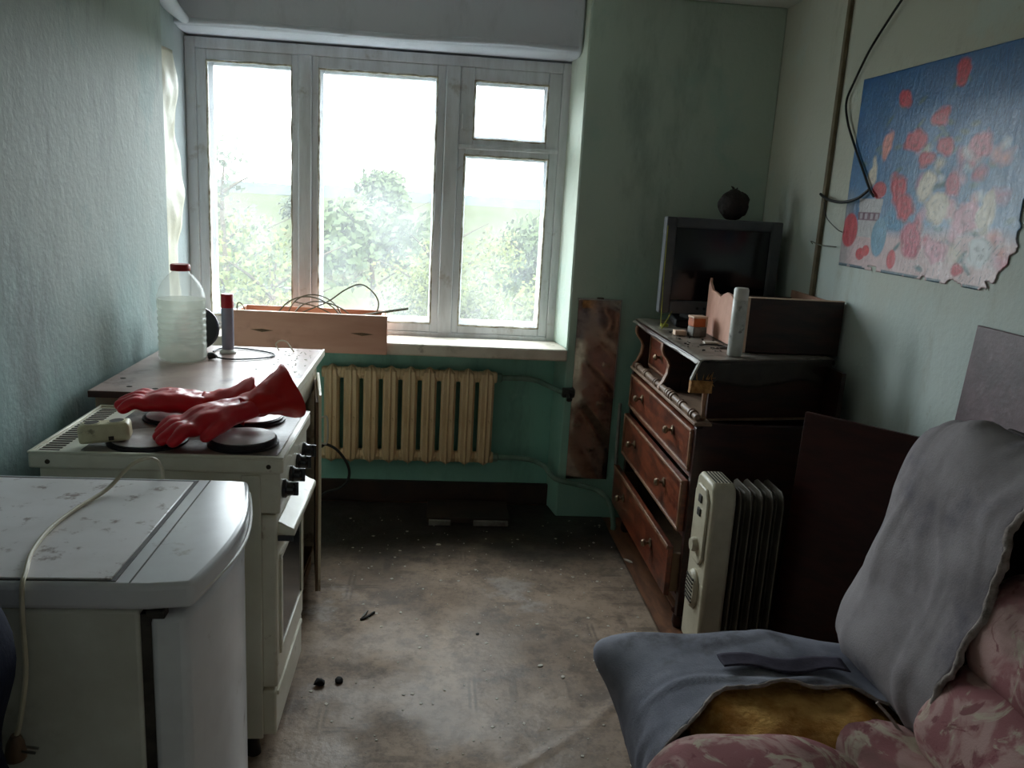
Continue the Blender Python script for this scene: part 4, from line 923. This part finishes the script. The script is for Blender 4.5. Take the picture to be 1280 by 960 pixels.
# ================================================================== SOFA
so = thing('sofa', (.95, 1.15, 0), 'pink floral sofa with torn grey covers at its far end', 'sofa')
MB().box(.56, 1.28, .25, 1.86, .10, .25).build('base', 'sofa_base', so, bevel=.01)
for xx in (.62, 1.22):
    for yy in (.35, 1.76): MB().lathe([(.018, 0), (.025, .10)], (xx, yy, 0), n=12).build('leg', 'chest_dark', so)
def bolster(cx, cz, rx, rz, tilt, y0, y1, e, seed=0, amp=.010):
    m = MB(); c, s = math.cos(tilt), math.sin(tilt)
    def fn(u, v):
        a = 2 * PI * u; n = 2.5
        ca, sa = math.cos(a), math.sin(a)
        px = rx * math.copysign(abs(ca) ** (2 / n), ca); pz = rz * math.copysign(abs(sa) ** (2 / n), sa)
        if v < .12: k = v / .12; sc = math.sqrt(max(1e-4, 1 - (1 - k) ** 2)); y = y0 + e * k
        elif v > .80: k = (v - .80) / .20; sc = math.sqrt(max(1e-4, 1 - k ** 2.4)); y = y1 - e + e * k
        else: k = (v - .12) / .68; sc = 1; y = y0 + e + (y1 - y0 - 2 * e) * k
        px *= (.35 + .65 * sc); pz *= sc
        p = Vector((cx + px * c - pz * s, y, cz + px * s + pz * c))
        return p + noise.noise_vector(p * 7 + Vector((seed, 0, 0))) * amp + noise.noise_vector(p * 18 + Vector((seed, 5, 0))) * amp * .35
    return m.grid(fn, 44, 60, True)
bolster(.690, .338, .235, .108, 0, .25, 1.54, .13, 1).build('seat_channel', 'floral', so, smooth=80)
bolster(.985, .340, .115, .092, .10, .25, 1.60, .13, 2).build('seat_channel', 'floral', so, smooth=80)
bolster(1.135, .500, .125, .105, 1.05, .25, 1.505, .10, 3).build('back_channel', 'floral', so, smooth=80)
bolster(1.205, .700, .125, .105, 1.20, .25, 1.49, .09, 4).build('back_channel', 'floral', so, smooth=80)
bolster(1.270, .900, .115, .100, 1.25, .25, 1.47, .09, 5).build('back_channel', 'floral', so, smooth=80)
slab_pts = [(1.20, .20), (1.235, .20), (1.405, 1.02), (1.37, 1.03)]
MB().prism(slab_pts, .26, 1.80, 'Y').build('back_frame', 'sofa_base', so, bevel=.006)

def cover(prof, ynear, yfar, rad, centre, seed, wr=.010, nu=70, nv=52, tip=None):
    P = catmull([(p[0], 0, p[1]) for p in prof], 12); N = len(P)
    cum = [0]
    for i in range(1, N): cum.append(cum[-1] + (P[i] - P[i - 1]).length)
    def at(u):
        L = u * cum[-1]
        for i in range(1, N):
            if cum[i] >= L - 1e-9:
                t = (L - cum[i - 1]) / max(1e-9, cum[i] - cum[i - 1]); return P[i - 1].lerp(P[i], t)
        return P[-1]
    c = Vector((centre[0], 0, centre[1]))
    def fn(u, v):
        p = at(u); yn = ynear(u)
        if v < .55:
            y = yn + (yfar - rad - yn) * (v / .55); q = p
        else:
            a = (v - .55) / .45 * PI / 2 * 1.12; y = yfar - rad + rad * math.sin(min(a, PI / 2)); k = 1 - math.cos(min(a, PI / 2)); extra = max(0, a - PI / 2) * .6
            dv = (c - p); L = dv.length; q = p + dv.normalized() * min(L * .96, rad * k + extra * .2)
        r = Vector((q.x, y, q.z))
        if tip is not None:
            d = (r - Vector(tip[0])).length; r += Vector(tip[1]) * math.exp(-(d / tip[2]) ** 2)
        r += noise.noise_vector(r * 6 + Vector((seed, 0, 0))) * wr
        # drawn creases running along the profile
        w_ = max(0, noise.noise(Vector((r.y * 26 + noise.noise(r * 5) * 2.5, seed, u * 2.2)))) ; r += (r - Vector((c.x, r.y, c.z))).normalized() * w_ * wr * .9
        return r
    return MB().grid(fn, nu, nv)
# grey seat end: from under the front edge, up and over to the joint with the back
seat_prof = [(.60, .14), (.535, .16), (.500, .23), (.492, .31), (.515, .385), (.60, .432), (.75, .452), (.92, .445), (1.06, .425), (1.14, .40)]
def seat_near(u):
    t = max(0, min(1, (u - .33) / .22)); return 1.49 + .135 * t * t * (3 - 2 * t) - .03 * max(0, (u - .85) / .15) + .008 * math.sin(u * 40)
gm = cover(seat_prof, seat_near, 1.955, .13, (.82, .24), 3, .015, tip=((.515, 1.86, .385), (-.075, .03, .016), .075))
seat_edge = gm.v[20:66]
g = gm.build('grey_seat_cover', 'greyseat', so, smooth=80, solid=.004)
MB().tube(seat_edge, .0045, 6, 2).jitter(.003, 60).build('torn_edge', 'hem', g, smooth=80)
def patch(u, v):
    x = .70 + .30 * u; y = 1.685 + .055 * v + .01 * math.sin(u * 9) - .02 * u
    return (x, y, .4635 - .02 * (abs(x - .78) ** 1.5) + .004 * noise.noise(Vector((x * 20, y * 20, 0))))
# foam core showing in the tear
def foam(u, v):
    x = .600 + .50 * u; y = 1.445 + .29 * v
    z = .378 + .032 * math.sin(min(1, v * 1.8) * PI / 2) - .05 * max(0, .12 - u) / .12 - .055 * max(0, u - .76) / .24 - .06 * max(0, .25 - v) / .25 * (1 + .6 * math.sin(u * 17)) + .008 * noise.noise(Vector((x * 16, y * 16, 0))) + .004 * noise.noise(Vector((x * 50, y * 50, 3)))
    return (x, y + .018 * math.sin(u * 17) * (1 - v), z)
MB().grid(foam, 60, 24).build('foam_core', 'foam', so, smooth=80, solid=.03)
MB().grid(patch, 24, 8).build('sewn_patch', 'patch', g, smooth=80, solid=.003)
# grey back end
back_prof = [(1.16, .36), (1.075, .41), (1.045, .50), (1.075, .62), (1.115, .76), (1.155, .90), (1.195, 1.00), (1.245, 1.045), (1.31, 1.03), (1.36, .96)]
def back_near(u):
    return 1.475 - .055 * math.sin(PI * min(1, max(0, (u - .08) / .75))) + .006 * math.sin(u * 50)
bm_ = cover(back_prof, back_near, 1.945, .17, (1.26, .62), 11, .014, tip=((1.215, 1.68, 1.03), (-.01, .02, .03), .07))
back_edge = bm_.v[6:66]
gb = bm_.build('grey_back_cover', 'greycloth', so, smooth=80, solid=.004)
MB().tube([(p[0] - .003, p[1] - .004, p[2]) for p in back_edge], .008, 8, 2).jitter(.006, 45).build('frayed_hem', 'hem', gb, smooth=80)
MB().tube([(.99, 1.535, .47), (1.015, 1.52, .445), (1.03, 1.50, .425)], .004, 6, 4).build('loose_thread', 'hem', gb)

# ================================================================== RIGHT WALL
pt = None
NY, NZ = 250, 170
PY0, PY1, PZ0, PZ1 = 2.965, 2.02, 1.322, 1.968
Yg, Zg = np.meshgrid(np.linspace(PY0, PY1, NY), np.linspace(PZ0, PZ1, NZ))
rng = np.random.default_rng(3)
def smooth_noise(cells, seed):
    r = np.random.default_rng(seed); g = r.random((cells + 2, cells + 2))
    gy = (Yg - PY1) / (PY0 - PY1) * cells; gz = (Zg - PZ0) / (PZ1 - PZ0) * cells
    iy, iz = gy.astype(int).clip(0, cells), gz.astype(int).clip(0, cells); fy, fz = gy - iy, gz - iz
    fy = fy * fy * (3 - 2 * fy); fz = fz * fz * (3 - 2 * fz)
    return g[iz, iy] * (1 - fy) * (1 - fz) + g[iz, iy + 1] * fy * (1 - fz) + g[iz + 1, iy] * (1 - fy) * fz + g[iz + 1, iy + 1] * fy * fz
n1, n2, n3 = smooth_noise(9, 1), smooth_noise(26, 2), smooth_noise(60, 4)
def C(c): return np.array(lin(c)[:3])
img = np.zeros((NZ, NY, 3)); img[:] = C((10, 92, 158))
def blend(mask, c):
    global img
    m = np.clip(mask, 0, 1)[..., None]; img = img * (1 - m) + C(c) * m
hz = (Zg - PZ0) / (PZ1 - PZ0); hy = (PY0 - Yg) / (PY0 - PY1)
blend((1 - hz) * .5 * (n1 > 0) + .15 * n2, (74, 140, 182))
blend(np.clip((.62 - hz) * 2.2, 0, 1) * np.clip(hy * 2.0, 0, .75) * (.6 + .6 * n2), (150, 178, 206))      # pale blossoms, with window glare painted into the lower right of the print
blend(np.clip((.23 + .05 * n1 - hz) * 14, 0, 1), (216, 188, 190))                                          # pink table cloth
blend(np.clip((.45 - hz) * 8, 0, 1) * np.clip((.10 - hy) * 16, 0, 1) * .7, (150, 150, 150))
PAL = dict(red=(206, 48, 72), pink=(232, 150, 140), cream=(226, 214, 196), pinkd=(206, 92, 116), pinkl=(222, 160, 178), blue2=(80, 142, 184), white=(222, 226, 230))
FL = [('blue2', 2.648, 1.49, .069, .046), ('red', 2.384, 1.915, .042, .045), ('red', 2.672, 1.871, .043, .032), ('red', 2.46, 1.802, .052, .034), ('pink', 2.745, 1.736, .039, .042), ('red', 2.577, 1.738, .083, .036), ('red', 2.413, 1.714, .044, .034), ('red', 2.497, 1.681, .048, .031), ('cream', 2.806, 1.641, .036, .05), ('red', 2.64, 1.597, .058, .048), ('red', 2.583, 1.533, .061, .048), ('cream', 2.474, 1.604, .051, .054), ('cream', 2.408, 1.536, .067, .053), ('pinkd', 2.344, 1.603, .047, .036), ('pinkd', 2.246, 1.712, .056, .049), ('pinkl', 2.245, 1.511, .083, .049), ('pinkd', 2.511, 1.44, .067, .066), ('pinkl', 2.38, 1.416, .058, .045), ('red', 2.257, 1.366, .029, .022), ('cream', 2.171, 1.527, .043, .061), ('white', 2.164, 1.424, .064, .041)]
def flower(k, y, z, a, b, r, op=1.0):
    d = np.hypot((Yg - y) / a, (Zg - z) / b); th = np.arctan2((Zg - z) / b, (Yg - y) / a)
    e = d * (1 + .09 * np.sin(th * 2 + r) + .06 * np.sin(th * 3 + 2.3 * r)) + (n2 - .5) * .45 + (n3 - .5) * .15
    blend((1.0 - e) * 3.2 * op, PAL[k])
    c = np.array(PAL[k])
    for q, rr in enumerate((.75, .5, .26)):
        ring = np.exp(-((e - rr) / .085) ** 2) * (.5 + .5 * np.sin(th * 3 + r + q * 2)) * (d < 1)
        blend(ring * .55 * op, tuple(c * (.62 if q % 2 == 0 else 1) + (0 if q % 2 == 0 else 14)))
for y, z in [(a + rng.normal(0, .05), b + rng.normal(0, .05)) for (_, a, b, _, _) in FL[1:20] for _ in range(3)]:      # leaves and stems between the blooms
    d = np.hypot((Yg - y) / .03, (Zg - z) / .012 + (Yg - y) / .03 * rng.normal(0, .8)); blend((1 - d) * 3 * .5, (70, 110, 120))
for q in range(46):                                                                                        # the dense mass of smaller blossoms
    y = 2.62 - .56 * rng.random(); z = 1.40 + .36 * rng.random() * (1 - .3 * (2.62 - y)); a_ = rng.uniform(.022, .05)
    flower(['pinkl', 'white', 'pinkd', 'cream', 'pink'][q % 5], y, z, a_, a_ * rng.uniform(.7, 1.0), q * 2.1, .30)
# jug, vases and fruit on the table
def vessel(y0, y1, z0, z1, c, taper=.1):
    t = (Zg - z0) / (z1 - z0); half = abs(y0 - y1) / 2 * (1 - taper + taper * t); m = ((t > 0) & (t < 1) & (np.abs(Yg - (y0 + y1) / 2) < half)).astype(float); blend(m, c); return m
vessel(2.875, 2.715, 1.432, 1.560, (196, 192, 194), .25)
m = vessel(2.872, 2.722, 1.488, 1.515, (110, 60, 84), .05)
for k in range(4): vessel(2.858 - k * .036, 2.838 - k * .036, 1.492, 1.511, (180, 166, 176), 0)
for i, f in enumerate(FL): flower(*f, i * 1.7)
for y, z, a, b, c in [(2.917, 1.45, .060, .063, (190, 44, 58)), (2.712, 1.435, .050, .068, (110, 160, 190)), (2.751, 1.589, .049, .03, (196, 40, 56)), (2.82, 1.372, .032, .022, (204, 50, 60)), (2.785, 1.386, .026, .02, (214, 66, 72)), (2.613, 1.369, .028, .033, (206, 56, 70))]:
    d = np.hypot((Yg - y) / a, (Zg - z) / b); blend((1 - d) * 8, c); d2 = np.hypot((Yg - y + a * .3) / (a * .4), (Zg - z - b * .3) / (b * .4)); blend((1 - d2) * .5 * (d < 1), tuple(min(255, q + 40) for q in c))
scratch = (np.sin(Yg * 260 + Zg * 120 + n1 * 14) > .985) * (hz < .4) * (hy > .45) * (n2 > .5); blend(scratch * .6, (50, 70, 90))
blend(((hz < .012) & (n2 > .45)).astype(float) * .9, (40, 90, 110))
img *= (.9 + .2 * n3)[..., None]
keep = ~((Yg < 2.129 - (Zg - 1.322) * .87 + (n2 - .5) * .05) & (Zg < 1.44)) & ~((Yg < 2.035 + (n2 - .5) * .02) & (Zg < 1.62)) & ~((hz < .02) & (n2 < .25))
verts = np.stack([np.full(Yg.shape, XR - .0035) + (n1 - .5) * -.002, Yg, Zg], -1).reshape(-1, 3)
faces = []
for j in range(NZ - 1):
    for i in range(NY - 1):
        if keep[j, i]: faces.append((j * NY + i, j * NY + i + 1, (j + 1) * NY + i + 1, (j + 1) * NY + i))
m = MB(); m.v = [tuple(p) for p in verts.tolist()]; m.f = faces
pt = m.build('poster', 'poster', smooth=80, recalc=False, solid=.001)
ca = pt.data.color_attributes.new('print', 'FLOAT_COLOR', 'POINT')
ca.data.foreach_set('color', np.concatenate([img.reshape(-1, 3), np.ones((NY * NZ, 1))], 1).astype(np.float32).ravel())
tag(pt, 'large glossy blue poster of roses, jug and fruit on the right wall', 'poster')

tag(MB().box(XR - .016, XR - .0005, 3.128, 3.152, 1.16, ZC).build('cable_duct', 'conduit', bevel=.003), 'narrow brown cable duct running up the right wall', 'cable duct')
cb_ = thing('wall_cable', (XR - .01, 2.9, 1.56), 'black cable hanging down the right wall over the poster', 'cable')
MB().tube([(XR - .02, 2.735, 2.20), (XR - .02, 2.82, 2.14), (XR - .015, 2.935, 2.06), (XR - .012, 3.02, 1.97), (XR - .012, 3.062, 1.905), (XR - .012, 3.03, 1.83), (XR - .012, 2.95, 1.74), (XR - .012, 2.86, 1.65), (XR - .012, 2.80, 1.59), (XR - .013, 2.765, 1.568)], .0042, 7, 6).build('long_cable', 'black_cord', cb_)
MB().tube([(XR - .013, 2.805, 1.59), (XR - .022, 2.86, 1.560), (XR - .028, 2.95, 1.546), (XR - .028, 3.05, 1.552), (XR - .020, 3.13, 1.566), (XR - .018, 3.16, 1.575)], .0052, 7, 6).build('cable_branch', 'black_cord', cb_)
MB().tube([(XR - .02, 2.735, 2.20), (XR - .02, 2.66, 2.26), (XR - .018, 2.60, ZC - .004)], .0042, 7, 4).build('ceiling_run', 'black_cord', cb_)
tag(MB().tube([(XR - .018, 3.12, 1.545), (XR - .02, 3.08, 1.49), (XR - .012, 3.00, 1.45), (XR - .010, 2.96, 1.44)], .0018, 5, 5).build('thin_wire', 'black_cord'), 'thin dark wire curving from the cable duct to the poster edge', 'wire')
tag(MB().tube([(XR - .02, 3.165, 1.385), (XR - .03, 3.16, 1.395), (XR - .02, 3.10, 1.385), (XR - .010, 2.99, 1.385)], .002, 5, 5).build('thin_wire', 'coil'), 'pale thin wire running level from duct end to lower poster edge', 'wire')

# ================================================================== LITTER ON THE FLOOR
def lz(x, y): return lino_z(x, y) + .0015
def chip(x, y, s, a, mat, name, label, cat, asp=.5, h=.003, grp=None):
    z = lz(x, y) if x < .84 else .001
    P = [(s * math.cos(q) * random.uniform(.75, 1.1), s * asp * math.sin(q) * random.uniform(.75, 1.1)) for q in [k * PI / 3 for k in range(6)]]
    m = MB().prism(P, 0, h).xf(Matrix.Translation((x, y, z)) @ Matrix.Rotation(a, 4, 'Z'))
    return tag(m.build(name, mat), label, cat, grp)
chip(.868, 3.255, .032, 2.2, 'flake', 'paper_scrap', 'white paper scrap on the bare floor strip beside the chest', 'scrap', .35)
chip(.055, 3.38, .012, .2, 'flake', 'paper_scrap', 'pale round chip on the floor in front of the radiator', 'chip', .8)
chip(.388, 2.43, .012, .4, 'flake', 'plaster_chip', 'largest white plaster chip on the linoleum near the sofa corner', 'chip', .6)
chip(.452, 2.365, .009, 1.4, 'flake', 'plaster_chip', 'small white plaster chip on the linoleum nearest the sofa corner', 'chip', .7)
chip(.19, 2.63, .008, .8, 'black_bit', 'soot_crumb', 'tiny dark crumb in the middle of the linoleum', 'crumb', .7)
def lump(x, y, r, label):
    m = MB().ball((x, y, lz(x, y) + r * .5), r, 12, 8, (1, 1.2, .55)).jitter(r * .5, 60)
    return tag(m.build('dirt_lump', 'black_bit'), label, 'lump')
lump(-.308, 2.325, .016, 'black lump of dirt on the floor, nearer the stove')
lump(-.252, 2.342, .013, 'smaller black lump of dirt on the floor, right of its twin')
cp = thing('hair_clip', (-.2, 2.745, lz(-.2, 2.745)), 'small dark clip lying open on the linoleum left of the middle', 'clip', rot=(0, 0, .9))
MB().prism([(-.034, -.004), (-.010, -.011), (.036, -.005), (.036, .0), (-.010, -.003), (-.034, .002)], .0, .007).build('jaw', 'black_bit', cp, world=False)
MB().prism([(-.028, .002), (-.008, .005), (.026, .019), (.024, .022), (-.010, .012)], .002, .008).build('jaw', 'greydust', cp, world=False)
fk = MB(); rnd = random.Random(21)
for _ in range(330):
    x = rnd.uniform(-.38, .83); y = rnd.uniform(1.75, 3.7); s = rnd.choice([.002, .0025, .003, .004, .007]); a = rnd.random() * 6; z = lz(x, y)
    p = [(x + s * math.cos(a + q) * rnd.uniform(.5, 1.2), y + s * math.sin(a + q) * rnd.uniform(.5, 1.2), z) for q in (0, 1.6, 3.1, 4.7)]
    fk.add(p + [(q[0], q[1], q[2] + .0015) for q in p], [(0, 1, 2, 3), (7, 6, 5, 4), (0, 4, 5, 1), (1, 5, 6, 2), (2, 6, 7, 3), (3, 7, 4, 0)])
tag(fk.build('floor_crumbs', 'flake'), 'tiny pale paint crumbs scattered over the linoleum', 'crumbs', kind='stuff')
